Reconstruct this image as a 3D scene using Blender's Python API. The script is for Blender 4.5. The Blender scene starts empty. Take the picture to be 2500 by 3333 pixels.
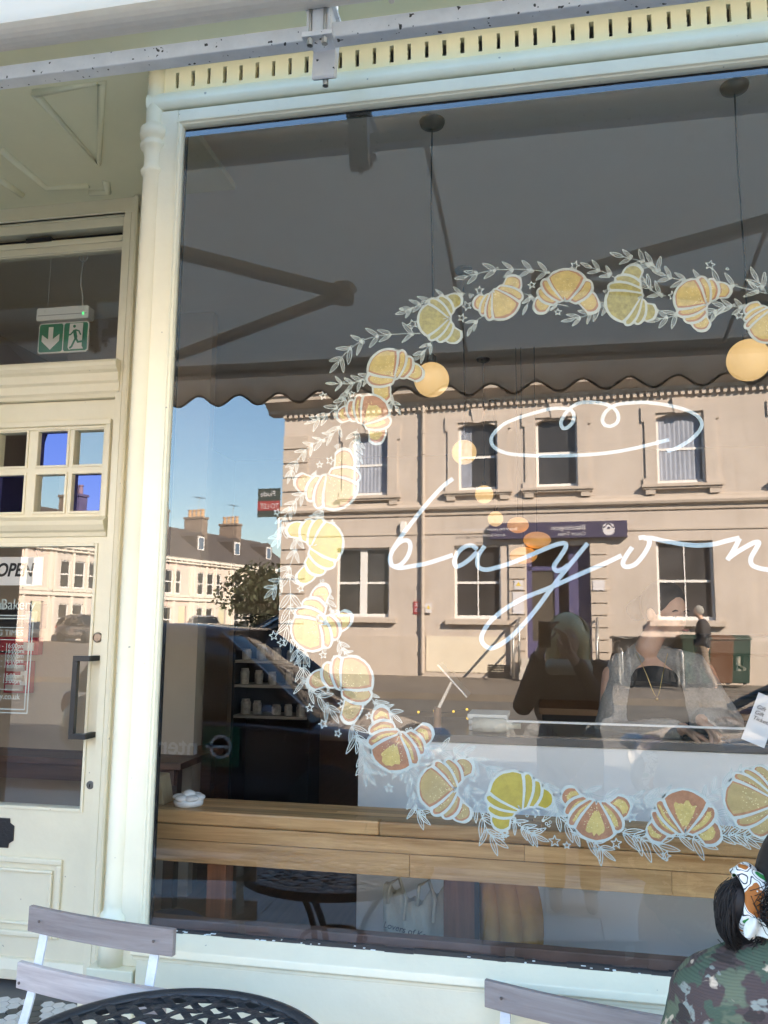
import bpy, bmesh, math, random
from mathutils import Vector, Matrix
random.seed(7)
R = math.radians
SC = bpy.context.scene
COL = SC.collection

# ------------------------------------------------------------------ camera, sky, sun, exposure
EYE_DIST, EYE_H, FOC = 2.4, 1.62, 2650.0
CAM_ROT = Matrix(((0.98225492, 0.01554582, 0.18690532),
                  (0.18729339, -0.13349244, -0.97319112),
                  (0.0098214, 0.9909279, -0.13403524)))
EYE = Vector((0, -EYE_DIST, EYE_H))
cam_data = bpy.data.cameras.new('camera')
cam = bpy.data.objects.new('camera', cam_data)
COL.objects.link(cam)
cam_data.sensor_fit = 'HORIZONTAL'
cam_data.sensor_width = 36
cam_data.lens = 36 * FOC / 2500
cam_data.clip_start = 0.02
cam_data.clip_end = 2000
cam.matrix_world = Matrix.Translation(EYE) @ CAM_ROT.to_4x4()
SC.camera = cam

SUN_EL, SUN_AZ = R(31), R(47)          # azimuth measured from +x towards +y
world = bpy.data.worlds.new('World')
SC.world = world
world.use_nodes = True
wn = world.node_tree
bg = wn.nodes['Background']
sky = wn.nodes.new('ShaderNodeTexSky')
sky.sky_type = 'NISHITA'
sky.sun_disc = False
sky.sun_elevation = SUN_EL
sky.sun_rotation = R(90) - SUN_AZ
sky.air_density = 1.3
sky.dust_density = 0.0
sky.ozone_density = 5.0
gam = wn.nodes.new('ShaderNodeGamma')
gam.inputs[1].default_value = 0.8
wn.links.new(sky.outputs[0], gam.inputs[0])
hue = wn.nodes.new('ShaderNodeHueSaturation')
hue.inputs['Saturation'].default_value = 1.15
wn.links.new(gam.outputs[0], hue.inputs['Color'])
wn.links.new(hue.outputs[0], bg.inputs[0])
bg.inputs[1].default_value = 0.12
sun_data = bpy.data.lights.new('sun', 'SUN')
sun_data.energy = 5.0
sun_data.angle = R(0.5)
sun_data.color = (1.0, 0.89, 0.74)
sun = bpy.data.objects.new('sun', sun_data)
COL.objects.link(sun)
sdir = Vector((math.cos(SUN_EL) * math.cos(SUN_AZ), math.cos(SUN_EL) * math.sin(SUN_AZ), math.sin(SUN_EL)))
sun.rotation_euler = sdir.to_track_quat('Z', 'Y').to_euler()
sun.location = (8, 8, 20)
SC.view_settings.view_transform = 'Standard'
SC.view_settings.look = 'None'
SC.view_settings.exposure = 3.68
SC.view_settings.gamma = 1
SC.view_settings.use_white_balance = True
SC.view_settings.white_balance_temperature = 6900
SC.view_settings.white_balance_tint = 13
SC.render.engine = 'CYCLES'
cy = SC.cycles
cy.use_denoising = True
cy.max_bounces = 9
cy.diffuse_bounces = 4
cy.glossy_bounces = 4
cy.transmission_bounces = 6
cy.transparent_max_bounces = 20
cy.caustics_reflective = False
cy.caustics_refractive = False
cy.sample_clamp_indirect = 6

# ------------------------------------------------------------------ surveying helpers (photo bearing + known distance -> metres)
def bearing(px, py):
    w = CAM_ROT @ Vector(((px - 1250) / FOC, -(py - 1666.5) / FOC, -1))
    return w
def at(px, py, Y=0.0):
    w = bearing(px, py)
    return EYE + w * ((Y + EYE_DIST) / w.y)
def zat(px, py, z):
    w = bearing(px, py)
    return EYE + w * ((z - EYE_H) / w.z)
def uv(px, py):
    w = bearing(px, py)
    return w.x / w.y, w.z / w.y

# ------------------------------------------------------------------ tagging
def tag(o, label=None, cat=None, group=None, kind=None):
    if label: o['label'] = label
    if cat: o['category'] = cat
    if group: o['group'] = group
    if kind: o['kind'] = kind
    return o
def thing(name, label, cat, loc=(0, 0, 0), rz=0, group=None):
    o = bpy.data.objects.new(name, None)
    COL.objects.link(o)
    o.location = loc
    o.rotation_euler = (0, 0, rz)
    o.empty_display_size = 0.1
    return tag(o, label, cat, group)
def copy_tree(o, parent=None):
    c = o.copy()
    COL.objects.link(c)
    c.parent = parent
    for ch in o.children:
        copy_tree(ch, c)
    return c

# ------------------------------------------------------------------ materials
MATS = {}
def mat(name, col=(.5, .5, .5), rough=.5, metal=0, var=0.0, vscale=8, bump=0.0, bscale=60, spec=None, coat=0, emit=None, estr=0, transl=0, col2=None):
    if name in MATS: return MATS[name]
    m = bpy.data.materials.new(name)
    m.use_nodes = True
    nt = m.node_tree
    b = nt.nodes['Principled BSDF']
    b.inputs['Base Color'].default_value = (*col, 1)
    b.inputs['Roughness'].default_value = rough
    b.inputs['Metallic'].default_value = metal
    if spec is not None: b.inputs['Specular IOR Level'].default_value = spec
    if coat:
        b.inputs['Coat Weight'].default_value = coat
        b.inputs['Coat Roughness'].default_value = .05
    if emit:
        b.inputs['Emission Color'].default_value = (*emit, 1)
        b.inputs['Emission Strength'].default_value = estr
    tc = nt.nodes.new('ShaderNodeTexCoord')
    if var or col2:
        n = nt.nodes.new('ShaderNodeTexNoise')
        n.inputs['Scale'].default_value = vscale
        n.inputs['Detail'].default_value = 6
        n.inputs['Roughness'].default_value = .65
        nt.links.new(tc.outputs['Object'], n.inputs['Vector'])
        r = nt.nodes.new('ShaderNodeValToRGB')
        c2 = col2 or tuple(min(1, c * (1 + var)) for c in col)
        c1 = col if col2 else tuple(c * (1 - var) for c in col)
        r.color_ramp.elements[0].position = .3
        r.color_ramp.elements[1].position = .7
        r.color_ramp.elements[0].color = (*c1, 1)
        r.color_ramp.elements[1].color = (*c2, 1)
        nt.links.new(n.outputs['Fac'], r.inputs['Fac'])
        nt.links.new(r.outputs['Color'], b.inputs['Base Color'])
    if bump:
        n2 = nt.nodes.new('ShaderNodeTexNoise')
        n2.inputs['Scale'].default_value = bscale
        n2.inputs['Detail'].default_value = 4
        nt.links.new(tc.outputs['Object'], n2.inputs['Vector'])
        bp = nt.nodes.new('ShaderNodeBump')
        bp.inputs['Strength'].default_value = bump
        bp.inputs['Distance'].default_value = .01
        nt.links.new(n2.outputs['Fac'], bp.inputs['Height'])
        nt.links.new(bp.outputs['Normal'], b.inputs['Normal'])
    if transl:
        t = nt.nodes.new('ShaderNodeBsdfTranslucent')
        t.inputs['Color'].default_value = (*col, 1)
        mx = nt.nodes.new('ShaderNodeMixShader')
        mx.inputs[0].default_value = transl
        out = nt.nodes['Material Output']
        nt.links.new(b.outputs[0], mx.inputs[1])
        nt.links.new(t.outputs[0], mx.inputs[2])
        nt.links.new(mx.outputs[0], out.inputs[0])
    MATS[name] = m
    return m
def wood(name, dark, light, axis=0, scale=1.0, rough=.45):
    if name in MATS: return MATS[name]
    m = bpy.data.materials.new(name)
    m.use_nodes = True
    nt = m.node_tree
    b = nt.nodes['Principled BSDF']
    b.inputs['Roughness'].default_value = rough
    tc = nt.nodes.new('ShaderNodeTexCoord')
    oi = nt.nodes.new('ShaderNodeObjectInfo')
    ad = nt.nodes.new('ShaderNodeVectorMath')
    ad.operation = 'ADD'
    sc_ = nt.nodes.new('ShaderNodeVectorMath')
    sc_.operation = 'SCALE'
    sc_.inputs[0].default_value = (7.3, 3.1, 5.7)
    nt.links.new(oi.outputs['Random'], sc_.inputs['Scale'])
    mp = nt.nodes.new('ShaderNodeMapping')
    s = [26 * scale] * 3
    s[axis] = 1.6 * scale
    mp.inputs['Scale'].default_value = s
    nt.links.new(tc.outputs['Object'], ad.inputs[0])
    nt.links.new(sc_.outputs[0], ad.inputs[1])
    nt.links.new(ad.outputs[0], mp.inputs['Vector'])
    n = nt.nodes.new('ShaderNodeTexNoise')
    n.inputs['Scale'].default_value = 1.6
    n.inputs['Detail'].default_value = 9
    n.inputs['Roughness'].default_value = .68
    n.inputs['Distortion'].default_value = .5
    nt.links.new(mp.outputs[0], n.inputs['Vector'])
    r = nt.nodes.new('ShaderNodeValToRGB')
    r.color_ramp.elements[0].position = .3
    r.color_ramp.elements[1].position = .72
    r.color_ramp.elements[0].color = (*dark, 1)
    r.color_ramp.elements[1].color = (*light, 1)
    nt.links.new(n.outputs['Fac'], r.inputs['Fac'])
    hs = nt.nodes.new('ShaderNodeHueSaturation')
    mr = nt.nodes.new('ShaderNodeMapRange')
    mr.inputs['To Min'].default_value = .62
    mr.inputs['To Max'].default_value = 1.2
    nt.links.new(oi.outputs['Random'], mr.inputs['Value'])
    nt.links.new(mr.outputs[0], hs.inputs['Value'])
    nt.links.new(r.outputs['Color'], hs.inputs['Color'])
    nt.links.new(hs.outputs['Color'], b.inputs['Base Color'])
    bp = nt.nodes.new('ShaderNodeBump')
    bp.inputs['Strength'].default_value = .25
    bp.inputs['Distance'].default_value = .003
    nt.links.new(n.outputs['Fac'], bp.inputs['Height'])
    nt.links.new(bp.outputs['Normal'], b.inputs['Normal'])
    MATS[name] = m
    return m
def pane_material(name, mul=3.0, add=.03, tint=(.95, .955, .945), wavy=.0, sheen=(1, 1, 1)):
    # coated plate glass: mirror sheen by angle over clear glass
    m = bpy.data.materials.new(name)
    m.use_nodes = True
    nt = m.node_tree
    nt.nodes.clear()
    out = nt.nodes.new('ShaderNodeOutputMaterial')
    tr = nt.nodes.new('ShaderNodeBsdfTransparent')
    tr.inputs[0].default_value = (*tint, 1)
    gl = nt.nodes.new('ShaderNodeBsdfGlossy')
    gl.inputs['Roughness'].default_value = 0
    gl.inputs['Color'].default_value = (*sheen, 1)
    lw = nt.nodes.new('ShaderNodeLayerWeight')
    pw_ = nt.nodes.new('ShaderNodeMath')
    pw_.operation = 'POWER'
    pw_.inputs[1].default_value = 5
    nt.links.new(lw.outputs['Facing'], pw_.inputs[0])
    fr = nt.nodes.new('ShaderNodeMath')
    fr.operation = 'MULTIPLY_ADD'
    fr.inputs[1].default_value = .96
    fr.inputs[2].default_value = .04
    nt.links.new(pw_.outputs[0], fr.inputs[0])
    ma = nt.nodes.new('ShaderNodeMath')
    ma.operation = 'MULTIPLY_ADD'
    ma.use_clamp = True
    ma.inputs[1].default_value = mul
    ma.inputs[2].default_value = add
    mx = nt.nodes.new('ShaderNodeMixShader')
    nt.links.new(fr.outputs[0], ma.inputs[0])
    nt.links.new(ma.outputs[0], mx.inputs[0])
    nt.links.new(tr.outputs[0], mx.inputs[1])
    nt.links.new(gl.outputs[0], mx.inputs[2])
    nt.links.new(mx.outputs[0], out.inputs[0])
    if wavy:
        tc = nt.nodes.new('ShaderNodeTexCoord')
        n = nt.nodes.new('ShaderNodeTexNoise')
        n.inputs['Scale'].default_value = .9
        n.inputs['Detail'].default_value = 1
        nt.links.new(tc.outputs['Object'], n.inputs['Vector'])
        bp = nt.nodes.new('ShaderNodeBump')
        bp.inputs['Strength'].default_value = wavy
        bp.inputs['Distance'].default_value = .01
        nt.links.new(n.outputs['Fac'], bp.inputs['Height'])
        nt.links.new(bp.outputs['Normal'], gl.inputs['Normal'])
    MATS[name] = m
    return m
def clear_material():
    m = bpy.data.materials.new('clear_glass_back')
    m.use_nodes = True
    nt = m.node_tree
    nt.nodes.clear()
    out = nt.nodes.new('ShaderNodeOutputMaterial')
    tr = nt.nodes.new('ShaderNodeBsdfTransparent')
    tr.inputs[0].default_value = (.97, .98, .975, 1)
    nt.links.new(tr.outputs[0], out.inputs[0])
    return m

# ------------------------------------------------------------------ mesh builder
class MB:
    def __init__(s): s.bm = bmesh.new()
    def box(s, x0, x1, y0, y1, z0, z1):
        v = [s.bm.verts.new((x, y, z)) for x in (x0, x1) for y in (y0, y1) for z in (z0, z1)]
        for f in ((0, 1, 3, 2), (4, 6, 7, 5), (0, 4, 5, 1), (2, 3, 7, 6), (0, 2, 6, 4), (1, 5, 7, 3)):
            s.bm.faces.new([v[i] for i in f])
        return s
    def obox(s, M, x0, x1, y0, y1, z0, z1):
        n = len(s.bm.verts)
        s.box(x0, x1, y0, y1, z0, z1)
        s.bm.verts.ensure_lookup_table()
        for v in s.bm.verts[n:]: v.co = M @ v.co
        return s
    def prism(s, pts, a, b, axis=1):
        # pts: list of 2D; extruded from a to b along axis (1: xz profile along y, 0: yz along x, 2: xy along z)
        def mk(p, t):
            if axis == 1: return (p[0], t, p[1])
            if axis == 0: return (t, p[0], p[1])
            return (p[0], p[1], t)
        A = [s.bm.verts.new(mk(p, a)) for p in pts]
        B = [s.bm.verts.new(mk(p, b)) for p in pts]
        n = len(pts)
        s.bm.faces.new(A)
        s.bm.faces.new(B[::-1])
        for i in range(n):
            s.bm.faces.new((A[i], B[i], B[(i + 1) % n], A[(i + 1) % n]))
        return s
    def lathe(s, prof, center=(0, 0, 0), n=20, M=None):
        rings = []
        for r, z in prof:
            rings.append([s.bm.verts.new(Vector((center[0] + r * math.cos(2 * math.pi * k / n), center[1] + r * math.sin(2 * math.pi * k / n), center[2] + z))) for k in range(n)])
        if M:
            for rg in rings:
                for v in rg: v.co = M @ v.co
        for a, b in zip(rings, rings[1:]):
            for k in range(n):
                s.bm.faces.new((a[k], a[(k + 1) % n], b[(k + 1) % n], b[k]))
        s.bm.faces.new(rings[0][::-1])
        s.bm.faces.new(rings[-1])
        return s
    def tube(s, pts, r, n=8, cap=True):
        pts = [Vector(p) for p in pts]
        rad = r if isinstance(r, (list, tuple)) else [r] * len(pts)
        rings = []
        up = None
        for i, p in enumerate(pts):
            d = (pts[min(i + 1, len(pts) - 1)] - pts[max(i - 1, 0)])
            if d.length < 1e-9: d = Vector((0, 0, 1))
            d.normalize()
            if up is None:
                up = Vector((0, 0, 1)) if abs(d.z) < .9 else Vector((1, 0, 0))
            a = d.cross(up)
            if a.length < 1e-6: a = d.cross(Vector((0.3, 1, .2)))
            a.normalize()
            b = a.cross(d).normalized()
            up = b
            rings.append([s.bm.verts.new(p + (a * math.cos(2 * math.pi * k / n) + b * math.sin(2 * math.pi * k / n)) * rad[i]) for k in range(n)])
        for A, B in zip(rings, rings[1:]):
            for k in range(n):
                s.bm.faces.new((A[k], A[(k + 1) % n], B[(k + 1) % n], B[k]))
        if cap:
            s.bm.faces.new(rings[0][::-1])
            s.bm.faces.new(rings[-1])
        return s
    def ball(s, c, r, nu=20, nv=12):
        rx, ry, rz = (r, r, r) if not isinstance(r, (tuple, list)) else r
        prof = []
        top = s.bm.verts.new((c[0], c[1], c[2] + rz))
        bot = s.bm.verts.new((c[0], c[1], c[2] - rz))
        rings = []
        for j in range(1, nv):
            t = math.pi * j / nv
            rings.append([s.bm.verts.new((c[0] + rx * math.sin(t) * math.cos(2 * math.pi * k / nu), c[1] + ry * math.sin(t) * math.sin(2 * math.pi * k / nu), c[2] + rz * math.cos(t))) for k in range(nu)])
        for k in range(nu):
            s.bm.faces.new((top, rings[0][k], rings[0][(k + 1) % nu]))
            s.bm.faces.new((bot, rings[-1][(k + 1) % nu], rings[-1][k]))
        for A, B in zip(rings, rings[1:]):
            for k in range(nu):
                s.bm.faces.new((A[k], B[k], B[(k + 1) % nu], A[(k + 1) % nu]))
        return s
    def quad(s, *p):
        s.bm.faces.new([s.bm.verts.new(q) for q in p])
        return s
    def done(s, name, m, parent=None, smooth=False, bevel=0, loc=None, kind=None, seg=2):
        bmesh.ops.recalc_face_normals(s.bm, faces=s.bm.faces)
        me = bpy.data.meshes.new(name)
        s.bm.to_mesh(me)
        s.bm.free()
        o = bpy.data.objects.new(name, me)
        COL.objects.link(o)
        me.materials.append(m)
        if parent: o.parent = parent
        if loc: o.location = loc
        if smooth:
            for p in me.polygons: p.use_smooth = True
        if bevel:
            bv = o.modifiers.new('bevel', 'BEVEL')
            bv.width = bevel
            bv.segments = seg
            bv.limit_method = 'ANGLE'
            bv.angle_limit = R(40)
        if kind: o['kind'] = kind
        return o
def share(src, name, parent=None, loc=None):
    o = bpy.data.objects.new(name, src.data)
    COL.objects.link(o)
    for md in src.modifiers:
        n = o.modifiers.new(md.name, md.type)
        if md.type == 'BEVEL':
            n.width, n.segments, n.limit_method, n.angle_limit = md.width, md.segments, md.limit_method, md.angle_limit
    if parent: o.parent = parent
    if loc: o.location = loc
    return o
def text(name, s, size, m, loc, rot=(R(90), 0, 0), parent=None, shear=0, bold=0, align='LEFT', thick=.0004, sx=1.0):
    cu = bpy.data.curves.new(name, 'FONT')
    cu.body = s
    cu.size = size
    cu.shear = shear
    cu.offset = bold
    cu.align_x = align
    cu.extrude = thick
    tmp = bpy.data.objects.new(name, cu)
    COL.objects.link(tmp)
    bpy.context.view_layer.update()
    me = bpy.data.meshes.new_from_object(tmp)
    bpy.data.objects.remove(tmp)
    o = bpy.data.objects.new(name, me)
    COL.objects.link(o)
    me.materials.clear()
    me.materials.append(m)
    o.location = loc
    o.rotation_euler = rot
    o.scale = (sx, 1, 1)
    if parent: o.parent = parent
    return o
def smooth_line(pts, n=8):
    P = [Vector(p) for p in pts]
    out = []
    for i in range(len(P) - 1):
        p0, p1, p2, p3 = P[max(i - 1, 0)], P[i], P[i + 1], P[min(i + 2, len(P) - 1)]
        for k in range(n):
            t = k / n
            out.append(.5 * ((2 * p1) + (p2 - p0) * t + (2 * p0 - 5 * p1 + 4 * p2 - p3) * t * t + (3 * p1 - p0 - 3 * p2 + p3) * t ** 3))
    out.append(P[-1])
    return out
def faced_wall(mb, x0, x1, z0, z1, holes, y=0.0, depth=.15):
    # a wall face (looking +y) with openings and their reveals
    xs = sorted({x0, x1, *[h[0] for h in holes], *[h[1] for h in holes]})
    zs = sorted({z0, z1, *[h[2] for h in holes], *[h[3] for h in holes]})
    for a, b in zip(xs, xs[1:]):
        for c, d in zip(zs, zs[1:]):
            mx, mz = (a + b) / 2, (c + d) / 2
            if any(h[0] < mx < h[1] and h[2] < mz < h[3] for h in holes): continue
            mb.quad((a, y, c), (b, y, c), (b, y, d), (a, y, d))
    for h in holes:
        a, b, c, d = h
        mb.quad((a, y, c), (a, y - depth, c), (a, y - depth, d), (a, y, d))
        mb.quad((b, y, c), (b, y, d), (b, y - depth, d), (b, y - depth, c))
        mb.quad((a, y, d), (a, y - depth, d), (b, y - depth, d), (b, y, d))
        mb.quad((a, y, c), (b, y, c), (b, y - depth, c), (a, y - depth, c))
# ------------------------------------------------------------------ shared surfaces
PAINT = mat('cream_gloss_paint', (.84, .785, .60), .30, var=.05, vscale=3.5, bump=.12, bscale=34)
PAINT2 = mat('cream_paint_bounce_lit', (.88, .84, .60), .22, var=.03, vscale=3, bump=.05, bscale=18)  # same cream, lightened and yellowed to imitate bounce light overhead
BLACK = mat('black_gap', (.012, .012, .014), .8)
BLACKM = mat('black_metal', (.02, .022, .025), .38, bump=.05, bscale=200)
GALV = mat('white_awning_metal', (.80, .78, .77), .42, var=.08, vscale=14, bump=.06)
def specks(m, scale=55, thr=.70, dark=(.05, .045, .04)):
    nt = m.node_tree
    b = nt.nodes['Principled BSDF']
    src_ = b.inputs['Base Color'].links[0].from_socket
    tc = nt.nodes.new('ShaderNodeTexCoord')
    n = nt.nodes.new('ShaderNodeTexNoise')
    n.inputs['Scale'].default_value = scale
    n.inputs['Detail'].default_value = 1
    nt.links.new(tc.outputs['Object'], n.inputs['Vector'])
    r = nt.nodes.new('ShaderNodeValToRGB')
    r.color_ramp.elements[0].position = thr
    r.color_ramp.elements[1].position = thr + .02
    nt.links.new(n.outputs['Fac'], r.inputs['Fac'])
    mx = nt.nodes.new('ShaderNodeMixRGB')
    mx.inputs[2].default_value = (*dark, 1)
    nt.links.new(r.outputs['Color'], mx.inputs[0])
    nt.links.new(src_, mx.inputs[1])
    nt.links.new(mx.outputs[0], b.inputs['Base Color'])
specks(GALV)
specks(PAINT, 48, .79, (.45, .42, .34))
STEEL = mat('brushed_steel', (.45, .43, .40), .32, 1.0)
WHITEP = mat('white_paint_pen', (.84, .90, .90), .6)
MAROON = mat('dark_stained_wood', (.085, .05, .045), .5, var=.35, vscale=12)
GLASS = pane_material('shop_glass', 1.75, .024, wavy=.012)
GLASSD = pane_material('door_glass', 1.6, .022, wavy=.012)
CLEAR = clear_material()
def pane(name, x0, x1, y, z0, z1, parent, m=GLASS, t=.006):
    mb = MB()
    mb.box(x0, x1, y, y + t, z0, z1)
    o = mb.done(name, m, parent)
    o.data.materials.append(CLEAR)
    for p in o.data.polygons:
        p.material_index = 0 if p.normal.y < -.9 else 1
    return o

# ------------------------------------------------------------------ setting: ground, road, far side
ASPH = mat('asphalt', (.11, .105, .095), .85, var=.25, vscale=3, bump=.4, bscale=180)
PAVE = mat('paving', (.44, .41, .37), .8, var=.15, vscale=4, bump=.3, bscale=80)
FARG = mat('far_ground', (.10, .10, .09), .9, var=.2, vscale=.2)
KERB = mat('kerb_stone', (.44, .41, .37), .8, var=.15, vscale=6, bump=.3)
mb = MB(); mb.quad((-400, -500, -.35), (400, -500, -.35), (400, 300, -.35), (-400, 300, -.35))
tag(mb.done('ground', FARG), kind='structure')
mb = MB()
prof = [(-3.3, -.12), (-6, -.05), (-8.5, .03), (-11, .12), (-13.2, .18)]
for (a, za), (b, zb) in zip(prof, prof[1:]):
    mb.quad((-160, a, za), (160, a, za), (160, b, zb), (-160, b, zb))
tag(mb.done('road', ASPH), kind='structure')
mb = MB()
for k in range(-30, 31):
    for j in range(5):
        x0, y0 = k * .62 + (j % 2) * .3, -.05 - j * .62
        mb.box(x0 + .003, x0 + .617, y0 - .614, y0 - .003, -.15, 0 + random.uniform(-.002, .002))
tag(mb.done('pavement', PAVE), kind='structure')
mb = MB(); mb.box(-160, 160, -3.3, -3.17, -.3, .0)
tag(mb.done('kerb', KERB, bevel=.01), kind='structure')
mb = MB()
mb.quad((-160, -13.2, .30), (160, -13.2, .30), (160, -60, .46), (-160, -60, .46))
mb.quad((-160, -13.2, .10), (160, -13.2, .10), (160, -13.2, .30), (-160, -13.2, .30))
tag(mb.done('opposite_pavement', mat('dark_tarmac_path', (.14, .12, .10), .9, var=.25, vscale=2, bump=.3)), kind='structure')
mb = MB()
mb.quad((-60, -60, .44), (60, -60, .44), (60, -300, -2), (-60, -300, -2))
tag(mb.done('side_road', ASPH), kind='structure')

# ------------------------------------------------------------------ shopfront
GX0, GX1, GZ0, GZ1 = -1.168, 2.35, .705, 3.268
SHOP = thing('bakery_shopfront', 'cream painted timber bakery shopfront with large painted window and recessed door', 'shopfront')
ZS = 3.515
# jamb boards and window moulding
mb = MB()
mb.box(-1.25, -1.186, -.012, .05, .60, 3.345)                        # flat board
mb.box(GX1 + .018, GX1 + .09, -.012, .05, .60, 3.345)
mb.box(-1.186, GX1 + .018, -.012, .05, 3.302, 3.345)                 # head board
mb.done('window_frame', PAINT, SHOP, bevel=.003)
mb = MB()
prof = [(-.012, 0), (-.022, .003), (-.024, .009), (-.018, .012), (-.016, .017), (-.006, .021), (.02, .021), (.02, 0)]
def mould_x(mb, prof, x0, x1, z, sgn=1):
    mb.prism([(p[0], z + sgn * p[1]) for p in prof], x0, x1, axis=0)
def mould_z(mb, prof, z0, z1, x, sgn=1, y=0):
    mb.prism([(x + sgn * p[1], p[0] + y) for p in prof], z0, z1, axis=2)
mould_x(mb, prof, -1.186, GX1 + .02, 3.302, -1)
mb.done('head_moulding', PAINT, SHOP)
mb = MB(); mould_z(mb, prof, GZ0, 3.302, -1.187, 1)
mb.done('jamb_moulding', PAINT, SHOP)
mb = MB(); mould_z(mb, prof, GZ0, 3.302, GX1 + .019, -1)
mb.done('jamb_moulding', PAINT, SHOP)
# dark glazing gasket seen at the glass edges
mb = MB()
mb.box(-1.1675, -1.160, .007, .02, GZ0, GZ1)
mb.box(-1.1675, GX1, .007, .02, GZ1 - .004, GZ1 + .03)
mb.done('glazing_bead', BLACK, SHOP)
# roll moulding above the frieze
mb = MB()
pts = [(-.010 - .018 * math.cos(a), 3.382 + .030 * math.sin(a)) for a in [R(-90 + 12 * k) for k in range(16)]]
pts = [(.02, 3.352)] + pts + [(.02, 3.412)]
mb.prism(pts, -1.30, GX1 + .15, axis=0)
mb.done('roll_moulding', PAINT, SHOP, smooth=False, bevel=0)
# ventilation panel with slots
mb = MB()
mb.box(-1.30, GX1 + .15, -.004, .02, 3.412, 3.430)
mb.box(-1.30, GX1 + .15, -.004, .02, 3.492, ZS)
xs = -1.2
prev = -1.30
n = 0
rs = random.Random(3)
while xs < GX1:
    w = .0055 + rs.uniform(0, .0018)
    zt_, zb_ = rs.uniform(.0, .0045), rs.uniform(.0, .004)
    mb.box(prev, xs - w, -.004, .02, 3.430, 3.492)
    mb.box(xs - w, xs + w, -.004, .02, 3.492 - zt_, 3.492); mb.box(xs - w, xs + w, -.004, .02, 3.430, 3.430 + zb_)
    for q_ in range(3):
        zq = rs.uniform(3.432, 3.475); mb.box(xs - w, xs - w + rs.uniform(.0005, .002), -.004, .02, zq, zq + rs.uniform(.004, .012))
    prev = xs + w
    xs += .0577
mb.box(prev, GX1 + .15, -.004, .02, 3.430, 3.492)
mb.done('slotted_vent_panel', PAINT2, SHOP)
mb = MB(); mb.box(-1.30, GX1 + .15, .14, .15, 3.36, ZS + .1)
mb.done('vent_shade_sheet', BLACK, SHOP)  # black sheet stands in for the unlit space behind the slots
# projecting soffit and fascia
mb = MB(); mb.box(-1.31, GX1 + 1.2, -.19, .0, ZS, ZS + .03); mb.box(-4.2, -1.31, -.19, .0, ZS, ZS + .03)
mb.box(-4.2, -1.302, .0, .80, ZS, ZS + .03)
mb.done('soffit', PAINT2, SHOP)
mb = MB(); mb.box(-1.31, GX1 + 1.2, -.215, -.19, ZS - .012, ZS + .75); mb.box(-4.2, -1.31, -.215, -.19, ZS - .012, ZS + .75)
mb.prism([(-.215, ZS + .75), (-.32, ZS + .78), (-.32, ZS + .86), (.1, ZS + .86), (.1, ZS + .75)], -4.2, GX1 + 1.2, axis=0)
mb.done('fascia', PAINT, SHOP)
# soffit panel mouldings in the porch
sp = [[(113, 301), (332, 262), (322, 527), (113, 301)], [(0, 482), (150, 609), (288, 601)], [(0, 582), (72, 633)],
      [(345, 590), (352, 622), (292, 625)]]
for pl in sp:
    mb = MB()
    P = [zat(x, y, ZS) for x, y in pl]
    P = [Vector((min(p.x, -1.36), p.y, ZS - .001)) for p in P]
    mb.tube(P, .017, 10)
    mb.done('soffit_moulding', PAINT2, SHOP, smooth=True)
# upper wall of the shop building (shades the pavement)
RENDERW = mat('painted_render', (.62, .58, .50), .8, var=.08, vscale=2, bump=.15)
mb = MB(); mb.box(-9, 12, 0.02, .3, ZS + .8, 6.3)
mb.box(-9, 12, .3, 9.5, 6.0, 6.3)
mb.box(-9, -3.9, -.02, .3, -.2, ZS + .8)
mb.box(GX1 + .3, 12, -.02, .3, -.2, ZS + .8)
mb.box(11.7, 12, .3, 9.5, -.2, 7.0)
mb.box(-9, -8.7, .3, 9.5, -.2, 7.0)
mb.box(-8.7, 11.7, 9.2, 9.5, -.2, 7.0)
mb.box(-3.9, GX1 + .3, 0.031, .3, ZS + .031, ZS + .8)
mb.done('upper_wall', RENDERW, SHOP)
# the neighbouring front that juts out beyond the porch
NB = thing('neighbour_building', 'brown rendered neighbouring front jutting out past the porch', 'building', (0, 0, 0))
NBM = mat('brown_render', (.20, .15, .12), .85, var=.12, vscale=3, bump=.2)
mb = MB(); mb.box(-9, -3.62, -1.15, -.03, -.2, 6.2); mb.done('wall', NBM, NB)
mb = MB()
mb.prism([(-1.15, 2.5), (-1.20, 2.55), (-1.20, 2.75), (-1.28, 2.85), (-1.36, 3.05), (-1.36, 3.2), (-1.15, 3.2)], -3.98, -3.60, axis=0); mb.done('console_bracket', NBM, NB, bevel=.01)
mb = MB(); mb.box(-9, -3.58, -1.32, -.03, 3.2, 3.3); mb.box(-9, -3.55, -1.38, -.03, 3.3, 3.42); mb.done('shop_cornice', NBM, NB)
# slender column
def column(x, nm='column'):
    r = .033
    prof = [(.044, .60), (.044, .672), (r + .006, .69), (r + .006, .70), (r + .012, .712), (r + .014, .726), (r + .010, .742), (r + .002, .752), (r, .77),
            (r, 3.118), (r + .007, 3.124), (r + .009, 3.134), (r + .003, 3.142), (r - .002, 3.160), (r, 3.19), (r + .006, 3.212), (r + .013, 3.218), (r + .015, 3.229), (r + .008, 3.237),
            (r + .006, 3.246), (r + .015, 3.252), (r + .018, 3.27), (r + .016, 3.288), (r + .004, 3.296), (r, 3.31), (r, ZS)]
    mb = MB(); mb.lathe(prof, (x, .006, 0), 28)
    o = mb.done(nm, PAINT, SHOP, smooth=True)
    return o
column(-1.277)
column(GX1 + .12)
# jamb core behind column and porch side wall
mb = MB(); mb.box(-1.312, -1.25, .002, .06, .60, ZS)
mb.prism([(-1.33, .06), (-1.75, .80), (-1.72, .80), (-1.30, .06)], .1, ZS, axis=2)
mb.done('porch_side_panel', PAINT, SHOP)
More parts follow.
